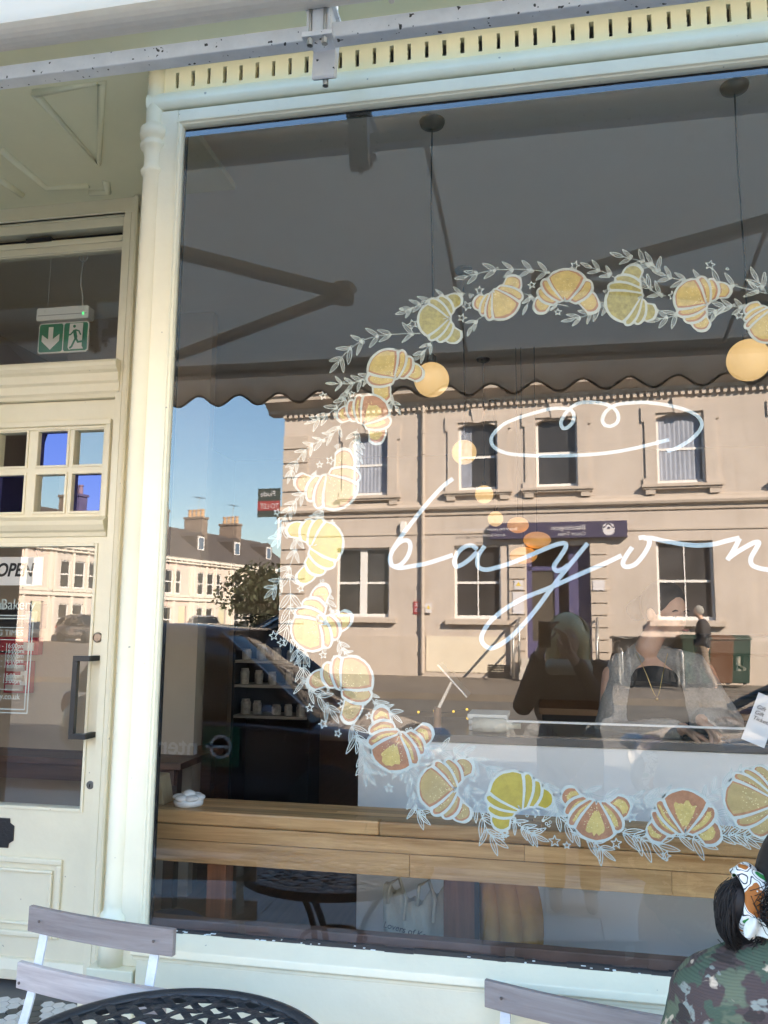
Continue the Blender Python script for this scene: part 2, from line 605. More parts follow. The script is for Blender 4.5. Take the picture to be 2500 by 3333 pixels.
# column plinth
mb = MB(); mb.box(-1.335, -1.188, -.045, .05, .545, .60); mb.box(-1.35, -1.178, -.06, .05, -.02, .545)
mb.done('column_plinth', PAINT, SHOP, bevel=.004)
mb = MB(); mb.box(GX1 + .02, GX1 + .2, -.045, .05, -.02, .60)
mb.done('column_plinth', PAINT, SHOP, bevel=.004)
# sill and stall riser
mb = MB()
mb.prism([(.03, GZ0 - .03), (.03, GZ0), (-.004, GZ0 - .002), (-.062, GZ0 - .03), (-.066, GZ0 - .05), (-.050, GZ0 - .058), (-.05, GZ0 - .07)], -1.188, GX1 + .02, axis=0)
mb.done('sill', PAINT, SHOP, bevel=.003)
mb = MB()
mb.prism([(.04, GZ0 - .03), (-.046, GZ0 - .07), (-.046, .30), (-.06, .285), (-.06, -.02), (.04, -.02)], -1.178, GX1 + .02, axis=0)
mb.done('stall_riser', PAINT, SHOP, bevel=.003)
# ragged black sealant along the sill
mb = MB()
x = -1.165
while x < GX1 - .05:
    w = rs.uniform(.02, .09)
    mb.box(x, x + w, -.004 - rs.uniform(0, .004), .008, GZ0 - .004, GZ0 + rs.uniform(.003, .009))
    x += w
mb.done('sealant_bead', mat('sealant', (.03, .03, .032), .5), SHOP)
mb = MB()
for k in range(60):
    x = rs.uniform(-1.15, GX1)
    w, h = rs.uniform(.003, .016), rs.uniform(.0004, .0014)
    z_ = GZ0 + rs.uniform(-.002, .006)
    mb.box(x, x + w, -.0105, -.004, z_, z_ + h)
mb.done('paint_flakes', WHITEP, SHOP, kind='stuff')

# the big pane
PANE = pane('window_pane', GX0, GX1, 0.0, GZ0, GZ1, SHOP)

# ------------------------------------------------------------------ door wall in the porch
YD = .783
def rc(x0, y0, x1, y1, Y=YD):
    a, b = at(x0, y0, Y), at(x1, y1, Y)
    return min(a.x, b.x), max(a.x, b.x), min(a.z, b.z), max(a.z, b.z)
mb = MB()
mb.box(-1.81, -1.70, YD, YD + .12, .10, ZS)
mb.box(-4.0, -1.81, YD, YD + .12, 3.437, ZS)
mb.box(-4.0, -3.0, YD, YD + .12, .1, 3.437)
mb.box(-4.2, -4.0, .0, .9, .0, ZS)
mb.done('porch_wall', PAINT, SHOP)
TR = MB()
pf = [(0, 0), (-.02, .0), (-.026, .008), (-.024, .016), (-.012, .02), (-.010, .034), (0, .036)]
# architrave round the doorway
TR.prism([(-1.745 - p[1] * 1.0, YD + p[0]) for p in pf], .14, ZS - .005, axis=2)
TR.box(-1.81, -1.78, YD - .012, YD, .14, 3.437)
TR.box(-3.0, -1.745, YD - .014, YD, 3.437, 3.462)
TR.prism([(YD + p[0] * .8, 3.437 - .0 + p[1] * .5) for p in pf], -3.0, -1.81, axis=0)
TR.done('door_architrave', PAINT, SHOP)
# transom light
T = MB()
T.box(-1.835, -1.812, YD + .02, YD + .09, 2.745, 3.437)
T.box(-3.0, -1.835, YD + .02, YD + .09, 3.395, 3.437)
T.done('transom_frame', PAINT, SHOP, bevel=.002)
mb = MB(); mb.box(-3.0, -1.836, YD + .085, YD + .088, 3.34, 3.395)
mb.box(-2.33, -2.20, YD + .03, YD + .085, 3.355, 3.375)
mb.done('hopper_gap_shade', BLACK, SHOP)  # black strip stands in for the shade inside the open gap
T = MB()
T.box(-3.0, -1.837, YD + .035, YD + .07, 3.288, 3.358)
T.box(-3.0, -1.837, YD + .022, YD + .035, 3.325, 3.345)
T.box(-3.0, -1.837, YD + .026, YD + .035, 3.292, 3.304)
hop = T.done('hopper_sash', PAINT, SHOP, bevel=.002)
pane('transom_pane', -3.0, -1.837, YD + .05, 2.74, 3.288, SHOP, GLASSD)
# transom bar
T = MB()
T.prism([(YD + .1, 2.585), (YD - .005, 2.585), (YD - .01, 2.60), (YD - .018, 2.61), (YD - .018, 2.645), (YD - .03, 2.655), (YD - .03, 2.69), (YD - .045, 2.70), (YD - .055, 2.715), (YD - .055, 2.73), (YD - .045, 2.745), (YD + .1, 2.75)], -3.0, -1.79, axis=0)
T.done('transom_bar', PAINT, SHOP, bevel=.002)
# door leaf
DX1, DZ0 = -1.815, .165
DF = YD + .022                       # front face of the leaf
g = rc(245, 2638, 311, 1777, DF)
gx1 = -1.882
big = (-2.62, gx1, .842, 1.932)
lights = []
x1b = -1.868
cols = [(x1b - .142, x1b), (x1b - .142 - .035 - .142, x1b - .177)]
x2r = cols[1][0] - .058
cols += [(x2r - .142, x2r), (x2r - .142 - .177, x2r - .177)]
zr = [(2.293, 2.447), (2.087, 2.252)]
holes = [big] + [(c[0], c[1], z[0], z[1]) for c in cols for z in zr]
mb = MB()
X0 = -2.70
xs_ = sorted({X0, DX1, *[h[0] for h in holes], *[h[1] for h in holes]})
zs_ = sorted({DZ0, 2.582, *[h[2] for h in holes], *[h[3] for h in holes]})
for a, b in zip(xs_, xs_[1:]):
    for c, d in zip(zs_, zs_[1:]):
        mx, mz = (a + b) / 2, (c + d) / 2
        if any(h[0] < mx < h[1] and h[2] < mz < h[3] for h in holes): continue
        mb.box(a, b, DF, DF + .045, c, d)
DOOR = mb.done('door', PAINT, SHOP)
# mouldings round the small lights
T = MB()
lx0, lx1, lz0, lz1 = cols[-1][0] - .03, x1b + .036, 2.06, 2.492
T.box(lx0, lx1, DF - .02, DF, lz1 - .026, lz1)
T.box(lx1 - .024, lx1, DF - .02, DF, lz0, lz1 - .026)
T.box(lx0, lx1 - .024, DF - .011, DF, lz1 - .040, lz1 - .026)
T.box(lx1 - .036, lx1 - .024, DF - .011, DF, lz0, lz1 - .04)
T.done('light_moulding', PAINT, DOOR, bevel=.004)
T = MB()
for c in cols:
    for z in zr:
        a0, a1, b0, b1 = c[0], c[1], z[0], z[1]
        for (u0, u1, w0, w1) in ((a0 - .011, a0, b0 - .011, b1 + .011), (a1, a1 + .011, b0 - .011, b1 + .011), (a0, a1, b0 - .011, b0), (a0, a1, b1, b1 + .011)):
            T.box(u0, u1, DF - .006, DF, w0, w1)
T.done('glazing_bars', PAINT, DOOR, bevel=.002)
T = MB()
T.prism([(DF, 1.972), (DF - .012, 1.975), (DF - .016, 1.992), (DF - .03, 2.0), (DF - .042, 2.022), (DF - .045, 2.04), (DF - .03, 2.052), (DF - .02, 2.06), (DF, 2.06)], lx0 - .02, -1.828, axis=0)
T.done('door_shelf_moulding', PAINT, DOOR, bevel=.002)
T = MB()
for (u0, u1, w0, w1) in ((big[1], big[1] + .014, big[2] - .014, big[3] + .014), (big[0], big[1], big[3], big[3] + .014), (big[0], big[1], big[2] - .014, big[2])):
    T.box(u0, u1, DF - .007, DF, w0, w1)
T.done('glass_beading', PAINT, DOOR, bevel=.003)
BLUEG = pane_material('blue_tinted_glass', 2.2, .03, tint=(.06, .08, .5), sheen=(.42, .45, 1))
for i, c in enumerate(cols):
    for j, z in enumerate(zr):
        blue = (i + j) % 2 == 1
        pane('door_light_pane', c[0], c[1], DF + .02 + .0, z[0], z[1], DOOR, BLUEG if blue else GLASSD, .004)
DPANE = pane('door_pane', big[0], big[1], DF + .018, big[2], big[3], DOOR, GLASSD)
# lower panel
T = MB()
a = rc(0, 2965, 207, 2797, DF)
for (x1_, z1_, z0_, w) in ((a[1], a[3], .33, .024), (a[1] - .04, a[3] - .045, .375, .014)):
    T.box(-2.68, x1_, DF - .016, DF, z1_ - w, z1_)
    T.box(x1_ - w, x1_, DF - .016, DF, z0_, z1_ - w)
    T.box(-2.68, x1_ - w, DF - .016, DF, z0_, z0_ + w)
T.done('door_panel_moulding', PAINT, DOOR, bevel=.006)
T = MB(); T.prism([(DF, .17), (DF - .03, .172), (DF - .03, .21), (DF - .012, .245), (DF, .25)], X0, DX1, axis=0)
T.done('weather_bar', PAINT, DOOR, bevel=.002)
# hardware
c = at(319, 2075, DF)
T = MB(); M = Matrix.Translation((c.x, DF, c.z)) @ Matrix.Rotation(R(90), 4, 'X')
T.lathe([(.0215, 0), (.0215, .004), (.019, .009), (.0165, .010), (.0165, .007), (.001, .007)], (0, 0, 0), 28, M)
T.box(c.x - .0012, c.x + .0012, DF - .0086, DF - .0069, c.z - .011, c.z - .002)
T.done('cylinder_lock', mat('aged_brass', (.25, .20, .16), .35, 1), DOOR, smooth=False)
c = at(294, 2555, DF)
T = MB(); M = Matrix.Translation((c.x, DF, c.z)) @ Matrix.Rotation(R(90), 4, 'X')
T.lathe([(.0165, 0), (.0165, .003), (.013, .005), (.001, .005)], (0, 0, 0), 24, M)
T.done('keyhole_plate', mat('tarnished_steel', (.18, .18, .17), .4, 1), DOOR)
T = MB(); T.box(c.x - .002, c.x + .002, DF - .0065, DF - .004, c.z - .009, c.z + .004)
T.done('keyhole', BLACK, DOOR)
T = MB()
ha = at(326, 2142, DF); hb = at(302, 2400, DF)
hx = -1.842; z1h, z0h = at(250, 2143, DF - .07).z, at(230, 2396, DF - .07).z
hgx = at(250, 2143, DF - .07).x
for z in (z1h, z0h):
    T.box(hgx - .011, hx + .011, DF - .082, DF - .06, z - .011, z + .011)
    T.box(hx - .011, hx + .011, DF - .06, DF, z - .011, z + .011)
T.box(hgx - .011, hgx + .011, DF - .083, DF - .061, z0h + .011, z1h - .011)
T.done('door_handle', BLACKM, DOOR, bevel=.0015)
c = rc(-140, 2748, 50, 2664, DF)
T = MB()
hx0, hx1, hz0, hz1 = c
T.prism([(hx0, hz0), (hx1 - .022, hz0), (hx1 - .020, hz0 + .018), (hx1, hz0 + .030), (hx1, hz1 - .030), (hx1 - .020, hz1 - .018), (hx1 - .022, hz1), (hx0, hz1)], DF - .006, DF)
T.done('letter_plate', mat('black_iron', (.02, .02, .022), .5, bump=.4, bscale=90), DOOR, bevel=.002)
# porch floor with hexagonal tiles
mb = MB(); mb.box(-4.0, -1.335, -.12, YD + .1, -.1, .138)
pf_o = tag(mb.done('porch_floor', mat('grout', (.16, .155, .15), .9)), kind='structure')
TW = mat('white_tile', (.66, .66, .66), .3, var=.06, vscale=30)
TB = mat('black_tile', (.03, .03, .032), .3)
def hexm(m):
    mb = MB()
    r = .0255
    mb.prism([(r * math.cos(R(60 * k + 30)), r * math.sin(R(60 * k + 30))) for k in range(6)], 0, .006, axis=2)
    o = mb.done('hex_tile', m, pf_o)
    return o
src = {0: hexm(TW), 1: hexm(TB)}
used = {0: False, 1: False}
pw, ph = .0475, .0411
for j in range(-2, 17):
    for i in range(0, 22):
        x = -2.42 + i * pw + (j % 2) * pw / 2
        y = .02 + j * ph
        if x > -1.37 or y > YD - .01: continue
        # keep to the strip of floor by the jamb that the doorway shows
        if x < -2.30 + .25 * (YD - y): continue
        k = 1 if ((i * 2 + (j % 2) + j) % 9 == 0 or (i * 2 + (j % 2) - j) % 9 == 4 or x > -1.425 or y > YD - .05) else 0
        if not used[k]:
            o = src[k]; used[k] = True
        else:
            o = share(src[k], 'hex_tile', pf_o)
        o.location = (x, y, .136 + rs.uniform(0, .0006))
# ------------------------------------------------------------------ paint-pen drawing on the inside of the pane
PY = .0078
VIEW = {'A': (850, 750, .51236), 'B': (1650, 750, .51236), 'C': (800, 1250, .30139), 'D': (800, 1800, .30139), 'E': (1100, 2300, .36166),
        'F': (1600, 2500, .5425), 'G': (1200, 1250, .42194), 'H': (1800, 1250, .42194), 'I': (1000, 850, .36166)}
def on_pane(view, x, y):
    ox, oy, s = VIEW[view]
    p = at(ox + x * s, oy + y * s, PY)
    return Vector((p.x, p.z))
def pen(mb, pts, w, y=PY, taper=0, rise=0.0):
    # a pen stroke of width w along 2D points on the pane
    pts = [p for i, p in enumerate(pts) if i == 0 or (p - pts[i - 1]).length > 1e-5]
    n = len(pts)
    if n < 2: return
    L, Rr = [], []
    for i, p in enumerate(pts):
        d = pts[min(i + 1, n - 1)] - pts[max(i - 1, 0)]
        if d.length < 1e-7: d = Vector((1, 0))
        d.normalize()
        k = Vector((-d.y, d.x))
        ww = w / 2
        if taper: ww *= .55 + .45 * math.sin(math.pi * (i + .5) / n)
        yy = y - rise * i / n
        L.append(mb.bm.verts.new((p.x + k.x * ww, yy, p.y + k.y * ww)))
        Rr.append(mb.bm.verts.new((p.x - k.x * ww, yy, p.y - k.y * ww)))
    for i in range(n - 1):
        mb.bm.faces.new((L[i], L[i + 1], Rr[i + 1], Rr[i]))
def blob(mb, pts, y):
    mb.bm.faces.new([mb.bm.verts.new((p.x, y, p.y)) for p in pts])
def paint(mb, name, m, parent=PANE):
    me = bpy.data.meshes.new(name)
    mb.bm.to_mesh(me); mb.bm.free()
    o = bpy.data.objects.new(name, me)
    COL.objects.link(o)
    me.materials.append(m)
    o.parent = parent
    return o
PENW = mat('chalk_white_pen', (.55, .61, .59), .6, var=.06, vscale=40)
CREAM = mat('pen_cream_yellow', (.62, .47, .17), .6, var=.18, vscale=60)
PALE = mat('pen_pale_yellow', (.47, .35, .16), .6, var=.12, vscale=50)
BROWN = mat('pen_baked_brown', (.44, .21, .12), .6, var=.22, vscale=50)
LEMON = mat('pen_lemon', (.48, .37, .06), .6, var=.12, vscale=40)
OLIVE = mat('pen_olive', (.40, .35, .11), .6, var=.35, vscale=70)
MUST = mat('pen_mustard', (.46, .36, .045), .6, var=.15, vscale=40)
SPOT = mat('pen_highlight_dots', (.80, .70, .38), .6)

def croissant(view, A, Mid, B, hw, style, k):
    rr = random.Random(k * 13 + 5)
    a, m, b = on_pane(view, *A), on_pane(view, *Mid), on_pane(view, *B)
    s = VIEW[view][2]
    hw = 1.14 * hw * s / FOC * EYE_DIST
    # spine: quadratic through the three points
    ctrl = 2 * m - .5 * (a + b)
    def sp(t): return (1 - t) ** 2 * a + 2 * t * (1 - t) * ctrl + t * t * b
    def nr(t):
        d = 2 * (1 - t) * (ctrl - a) + 2 * t * (b - ctrl)
        d.normalize()
        return Vector((-d.y, d.x))
    dd2 = 2 * (a - 2 * ctrl + b)
    def rcv(t):
        d = 2 * (1 - t) * (ctrl - a) + 2 * t * (b - ctrl)
        return d.length ** 3 / max(1e-6, abs(d.x * dd2.y - d.y * dd2.x))
    # outer side = away from chord
    side = 1 if nr(.5).dot(m - .5 * (a + b)) > 0 else -1
    def wid(t): return hw * (.38 + .66 * math.sin(math.pi * min(max(t, 0.0), 1.0)) ** 1.25)
    cuts = [-.03, .09, .19, .30, .70, .81, .91, 1.03]
    if rr.random() < .5: cuts = [-.03, .10, .20, .31, .71, .85, 1.03]
    if style in ('mustard', 'olive'): cuts = [-.03, .10, .20, .31, .70, .80, .9, 1.03]
    fills = {'gold': (CREAM, BROWN), 'pale': (PALE, BROWN), 'brown': (CREAM, BROWN), 'lemon': (LEMON, LEMON), 'olive': (OLIVE, OLIVE), 'mustard': (MUST, MUST)}[style]
    W, F1, F2, DT = MB(), MB(), MB(), MB()
    order = sorted(range(len(cuts) - 1), key=lambda i: -abs((cuts[i] + cuts[i + 1]) / 2 - .5))
    for lay, i in enumerate(order):
        t0, t1 = cuts[i], cuts[i + 1]
        tm = .5 * (t0 + t1)
        mid = abs(tm - .5) < .08
        def edge(g, jag=0.0, sh=0.0):
            pts = []
            N = 9
            lo, hi = t0 + g, t1 - g
            jj = lambda: 1 + rr.uniform(-jag, jag)
            for q in range(N + 1):         # outer side bulging
                t = lo + (hi - lo) * q / N
                u = (q / N - .5) * 2
                bul = 1 + (.14 if mid else .26) * (1 - u * u)
                pts.append(sp(t) + nr(t) * side * ((wid(tm) * .55 + wid(t) * .45) * bul * (1 - g * 3.4) * jj() - sh))
            for q in range(4):             # towards the inner side, section line curved
                f = (q + 1) / 5
                t = hi + (.030 * math.sin(math.pi * f)) * (1 if tm >= .5 else -1) * (0 if mid else 1) + (.02 * math.sin(math.pi * f) if mid else 0)
                pts.append(sp(t) + nr(t) * side * (wid(tm) * (1 - f) - min(.8 * rcv(t), wid(tm) * .92) * f) * (1 - g * 3.4) * jj())
            for q in range(N + 1):
                t = hi + (lo - hi) * q / N
                u = (q / N - .5) * 2
                pts.append(sp(t) - nr(t) * side * min(.8 * rcv(t), (wid(tm) * .6 + wid(t) * .4) * (.86 if mid else .92) * (1 + .07 * (1 - u * u))) * (1 - g * 3.4) * jj())
            for q in range(4):
                f = (q + 1) / 5
                t = lo + (.030 * math.sin(math.pi * f)) * (1 if tm >= .5 else -1) * (0 if mid else 1) - (.02 * math.sin(math.pi * f) if mid else 0)
                pts.append(sp(t) + nr(t) * side * (wid(tm) * f - min(.8 * rcv(t), wid(tm) * .92) * (1 - f)) * (1 - g * 3.4) * jj())
            return pts
        yb = PY + .0012 - lay * .00012
        L_ = edge(-.004)
        blob(W, L_, yb)
        pen(W, L_ + L_[:2], .0066, yb + .00002)
        g = .016 if mid else .014
        blob(F1 if style in ('lemon', 'olive', 'mustard') else F2, edge(g, .02), yb - .00004)
        if style not in ('lemon', 'olive', 'mustard'):
            if style == 'brown':
                # yellow patch on a brown roll
                P = edge(g + (.06 if mid else .022), .16)
                c = sum(P, Vector((0, 0))) / len(P)
                off = (sp(.5) - c) * 0 + Vector((rr.uniform(-.01, .01), -hw * .22 if mid else 0))
                P = [c + (p - c) * (.82 if mid else .86) + off * .6 for p in P]
                blob(F1, P, yb - .00008)
            else:
                P = edge(g + .012, .035)
                c = sum(P, Vector((0, 0))) / len(P)
                P = [c + (p - c) * .95 + Vector((.002 * (-1) ** i, .0015)) for p in P]
                blob(F1, P, yb - .00008)
            for _ in range(34 if mid else 9):
                t = rr.uniform(t0 + .03, t1 - .03); w = rr.uniform(-.65, .65)
                p = sp(t) + nr(t) * wid(t) * w
                rad = rr.uniform(.0009, .0017)
                blob(DT, [p + Vector((rad * math.cos(q), rad * math.sin(q))) for q in (0, 1.26, 2.51, 3.77, 5.03)], yb - .00011)
    o = paint(W, 'painted_croissant', PENW)
    if style in ('lemon', 'olive', 'mustard'):
        F2.bm.free()
    else:
        for p_ in (F2,):
            me = bpy.data.meshes.new('f2'); p_.bm.to_mesh(me); p_.bm.free()
            add_faces(o, me, fills[1])
    me = bpy.data.meshes.new('f1'); F1.bm.to_mesh(me); F1.bm.free()
    add_faces(o, me, fills[0])
    me = bpy.data.meshes.new('dt'); DT.bm.to_mesh(me); DT.bm.free()
    if len(me.polygons): add_faces(o, me, SPOT)
    return o
def add_faces(o, me, m):
    idx = len(o.data.materials)
    bm = bmesh.new()
    bm.from_mesh(o.data)
    n = len(bm.faces)
    bm.from_mesh(me)
    bm.faces.ensure_lookup_table()
    for f in bm.faces[n:]: f.material_index = idx
    bm.to_mesh(o.data)
    bm.free()
    o.data.materials.append(m)
CR = [('I', (1345, 350), (1165, 520), (1340, 672), 132, 'olive'), ('I', (988, 1020), (722, 958), (688, 1222), 135, 'gold'),
      ('A', (1378, 445), (1520, 452), (1600, 312), 92, 'gold'), ('B', (215, 490), (372, 358), (540, 485), 90, 'gold'),
      ('B', (815, 255), (765, 450), (918, 512), 100, 'olive'), ('B', (1385, 385), (1192, 428), (1248, 598), 90, 'gold'),
      ('B', (1560, 480), (1660, 590), (1800, 620), 92, 'gold'), ('C', (1040, 345), (1345, 310), (1405, 590), 155, 'brown'),
      ('C', (600, 1045), (965, 1120), (1050, 770), 185, 'pale'), ('C', (510, 1580), (845, 1715), (620, 2080), 165, 'lemon'),
      ('D', (830, 425), (715, 820), (1065, 705), 178, 'gold'), ('D', (745, 1395), (1140, 1350), (1110, 1755), 170, 'pale'),
      ('E', (395, 60), (505, 375), (785, 225), 150, 'brown'), ('E', (1160, 545), (920, 735), (1140, 960), 145, 'pale'),
      ('F', (332, 200), (125, 158), (62, 340), 95, 'mustard'), ('F', (468, 150), (620, 300), (788, 205), 92, 'brown'),
      ('F', (985, 405), (1160, 280), (1322, 425), 100, 'brown'), ('F', (1650, 40), (1560, 190), (1650, 370), 105, 'pale')]
for k, c in enumerate(CR): croissant(*c, k)

SPR = [('I', [(1430, 290), (1200, 312), (1020, 385), (900, 440)], 4, 125), ('I', [(1020, 648), (800, 655), (640, 672), (480, 722), (350, 820), (285, 900)], 5, 150),
       ('I', [(1140, 690), (1070, 790), (1030, 830)], 2, 135), ('I', [(575, 1020), (500, 1065), (380, 1100), (260, 1100)], 3, 115),
       ('C', [(1110, 50), (1080, 140), (990, 245), (850, 345), (760, 385)], 4, 160), ('I', [(755, 1150), (742, 1230), (790, 1300)], 2, 105),
       ('B', [(290, 270), (170, 250), (40, 245), (-110, 255), (-250, 290)], 4, 95), ('A', [(1415, 540), (1365, 575), (1340, 610)], 1, 75),
       ('B', [(690, 300), (620, 265), (540, 235)], 2, 85), ('B', [(965, 272), (930, 218), (850, 192), (740, 165)], 3, 95),
       ('B', [(1012, 415), (930, 385), (880, 330)], 2, 90), ('B', [(1655, 400), (1480, 358), (1350, 330), (1220, 312), (1090, 308), (1010, 285)], 5, 100),
       ('B', [(660, 470), (590, 492), (515, 535), (430, 560)], 3, 90), ('B', [(1100, 520), (1050, 545), (980, 560)], 2, 95),
       ('B', [(1520, 492), (1400, 482), (1300, 520)], 3, 90), ('B', [(1650, 400), (1630, 360), (1600, 320)], 1, 110),
       ('B', [(110, 400), (150, 420), (130, 470)], 1, 80), ('B', [(390, 480), (320, 470), (270, 500)], 1, 60),
       ('C', [(1030, 430), (960, 520), (840, 592), (720, 655), (620, 735), (520, 885), (490, 950)], 6, 150), ('C', [(1205, 480), (1182, 580), (1190, 690), (1200, 790)], 3, 150),
       ('C', [(640, 1160), (560, 1240), (480, 1340), (415, 1455), (390, 1590), (350, 1660)], 5, 150), ('C', [(840, 1340), (800, 1400), (750, 1450)], 2, 110),
       ('C', [(550, 1640), (535, 1770), (470, 1970), (350, 2150), (300, 2210)], 4, 160), ('C', [(760, 930), (735, 985)], 1, 60),
       ('D', [(450, 150), (482, 410), (475, 630), (450, 800)], 3, 225), ('D', [(478, 860), (545, 1000), (560, 1100)], 2, 160),
       ('D', [(650, 1030), (620, 1235), (650, 1440), (800, 1560), (905, 1690)], 5, 190), ('D', [(800, 285), (860, 480), (960, 680)], 3, 145),
       ('D', [(1010, 940), (1055, 1060), (1170, 1140)], 3, 115), ('D', [(1310, 1480), (1380, 1600), (1510, 1690), (1580, 1740)], 3, 150),
       ('D', [(1110, 1810), (1180, 1940), (1200, 1990)], 2, 215), ('E', [(170, 240), (235, 400), (240, 530), (262, 580)], 3, 150),
       ('E', [(600, 520), (650, 640), (675, 800), (700, 930), (730, 970)], 4, 140), ('E', [(780, 340), (870, 390), (1040, 400), (1130, 430), (1270, 510), (1400, 580)], 5, 140),
       ('E', [(1110, 700), (1235, 850), (1300, 1000), (1350, 1130), (1390, 1170)], 4, 170), ('F', [(120, 305), (200, 370), (260, 405)], 3, 88),
       ('F', [(310, 80), (375, 190), (395, 280), (470, 350)], 4, 105), ('F', [(470, 380), (610, 440), (665, 490)], 3, 95),
       ('F', [(535, 110), (630, 165), (780, 185)], 2, 100), ('F', [(770, 380), (880, 420), (1000, 462)], 3, 125),
       ('F', [(820, 190), (950, 190), (1060, 165)], 3, 95), ('F', [(1080, 410), (1180, 420), (1240, 440)], 2, 115),
       ('F', [(1345, 410), (1450, 402), (1540, 415)], 3, 105), ('F', [(1250, 210), (1340, 140), (1430, 90), (1500, 40)], 4, 85),
       ('F', [(1300, 260), (1380, 292), (1430, 290)], 2, 100), ('E', [(590, 520), (560, 560)], 1, 120), ('E', [(620, 515), (720, 520)], 1, 100)]
LW = .0023
def sprig(view, stem, pairs, ln, k):
    rr = random.Random(k + 40)
    mb = MB()
    S = [on_pane(view, *p) for p in stem]
    S = smooth_line([Vector((p.x, p.y, 0)) for p in S], 8)
    S = [Vector((p.x, p.y)) for p in S]
    ln = ln * VIEW[view][2] / FOC * EYE_DIST
    y0 = PY + .0016
    pen(mb, S, LW * .85, y0)
    nl = 0
    def leaf(base, ang, L):
        nonlocal nl
        nl += 1
        yy = y0 + .00003 * (nl % 12)
        d = Vector((math.cos(ang), math.sin(ang)))
        k_ = Vector((-d.y, d.x))
        w = L * rr.uniform(.105, .145)
        bend = rr.uniform(-.14, .14) * L
        def pt(t, s_):
            prof = math.sin(math.pi * t ** .85) ** .85 if 0 < t < 1 else 0
            return base + d * (t * L) + k_ * (s_ * w * prof + bend * t * t)
        n = 12
        up = [pt(i / n, 1) for i in range(n + 1)]
        dn = [pt(i / n, -1) for i in range(n + 1)]
        pen(mb, up, LW, yy)
        pen(mb, dn, LW, yy + .000012)
        pen(mb, [pt(.0 + .78 * i / 6, rr.uniform(-.06, .06)) for i in range(7)], LW * .7, yy + .000024)
    n = len(S)
    if pairs >= 3: pairs += 1
    for q in range(pairs):
        f = (q + .55) / (pairs + .1)
        i = min(n - 2, int(f * (n - 1)))
        d = (S[i + 1] - S[i])
        ang = math.atan2(d.y, d.x)
        for sg in (1, -1):
            leaf(S[i], ang + sg * R(rr.uniform(26, 48)), ln * rr.uniform(.82, 1.08))
        # berries
        for _ in range(rr.choice((1, 2, 3))):
            c = S[i] + Vector((rr.uniform(-1, 1), rr.uniform(-1, 1))) * ln * .17
            r = rr.uniform(.0026, .0038)
            pen(mb, [c + Vector((r * math.cos(R(30 * a)), r * math.sin(R(30 * a)))) for a in range(13)], .0019, y0 + .0004 + .00002 * _)
    d = S[-1] - S[-2]
    leaf(S[-1], math.atan2(d.y, d.x), ln * .95)
    paint(mb, 'painted_leaf_sprig', PENW)
for k, s_ in enumerate(SPR): sprig(*s_, k)

STARS = [('I', 950, 565, 50), ('I', 1550, 262, 42), ('I', 1437, 400, 48), ('I', 1392, 508, 42), ('I', 143, 1210, 36), ('I', 400, 1195, 32),
         ('B', 432, 222, 32), ('B', 158, 345, 26), ('B', 1053, 412, 28), ('B', 1293, 218, 32), ('B', 1476, 538, 28), ('B', 324, 517, 23),
         ('C', 795, 870, 38), ('C', 910, 825, 50), ('C', 335, 1385, 40), ('C', 925, 1500, 40), ('D', 300, 895, 50), ('D', 385, 968, 48), ('D', 590, 385, 42),
         ('D', 833, 1100, 44), ('D', 688, 1672, 46), ('D', 833, 1845, 50), ('D', 995, 1950, 43), ('D', 1037, 1628, 44), ('D', 1330, 1760, 40),
         ('E', 402, 590, 42), ('E', 457, 733, 42), ('E', 797, 440, 36), ('E', 1210, 645, 36), ('E', 1500, 1140, 36), ('F', 268, 270, 26), ('F', 78, 392, 25),
         ('F', 380, 440, 34), ('F', 452, 465, 21), ('F', 748, 452, 30), ('F', 840, 296, 28), ('F', 1047, 528, 27), ('F', 1655, 470, 26)]
for k, (v, x, y, r) in enumerate(STARS):
    rr = random.Random(k + 900)
    c = on_pane(v, x, y)
    r = r * VIEW[v][2] / FOC * EYE_DIST
    a0 = R(90 + rr.uniform(-22, 22))
    mb = MB()
    P = []
    for q in range(10):
        rad = (r if q % 2 == 0 else r * .42) * rr.uniform(.9, 1.1)
        P.append(c + Vector((math.cos(a0 + q * R(36)), math.sin(a0 + q * R(36)))) * rad)
    P.append(P[0])
    for q in range(10):
        d = (P[q + 1] - P[q]).normalized() * .0008
        pen(mb, [P[q] - d, P[q + 1] + d], .0026, PY + .0016 + .00002 * q)
    paint(mb, 'painted_star', PENW)
# loose berry dots
DOTS = [('I', 1465, 300), ('I', 1490, 305), ('I', 1468, 320), ('I', 850, 432), ('B', 620, 385), ('B', 635, 380), ('B', 930, 420), ('B', 1545, 330), ('B', 1400, 243),
        ('C', 970, 672), ('C', 992, 658), ('C', 988, 692), ('C', 945, 1362), ('C', 970, 1360), ('D', 520, 292), ('D', 538, 320), ('D', 370, 445), ('D', 855, 1048),
        ('D', 955, 1120), ('D', 890, 1465), ('D', 888, 1495), ('D', 1270, 1200), ('D', 1272, 1230), ('E', 808, 508), ('E', 838, 522), ('E', 826, 542), ('E', 735, 790),
        ('E', 1298, 842), ('E', 1325, 842), ('E', 620, 208), ('E', 655, 198), ('E', 452, 118), ('F', 310, 315), ('F', 330, 335), ('F', 352, 325), ('F', 345, 347), ('F', 213, 286),
        ('F', 960, 208), ('F', 985, 210), ('F', 932, 228)]
mb = MB()
for v, x, y in DOTS:
    c = on_pane(v, x, y)
    pen(mb, [c + Vector((.0034 * math.cos(R(30 * a)), .0034 * math.sin(R(30 * a)))) for a in range(13)], .002, PY + .0016)
paint(mb, 'painted_berries', PENW)['kind'] = 'stuff'

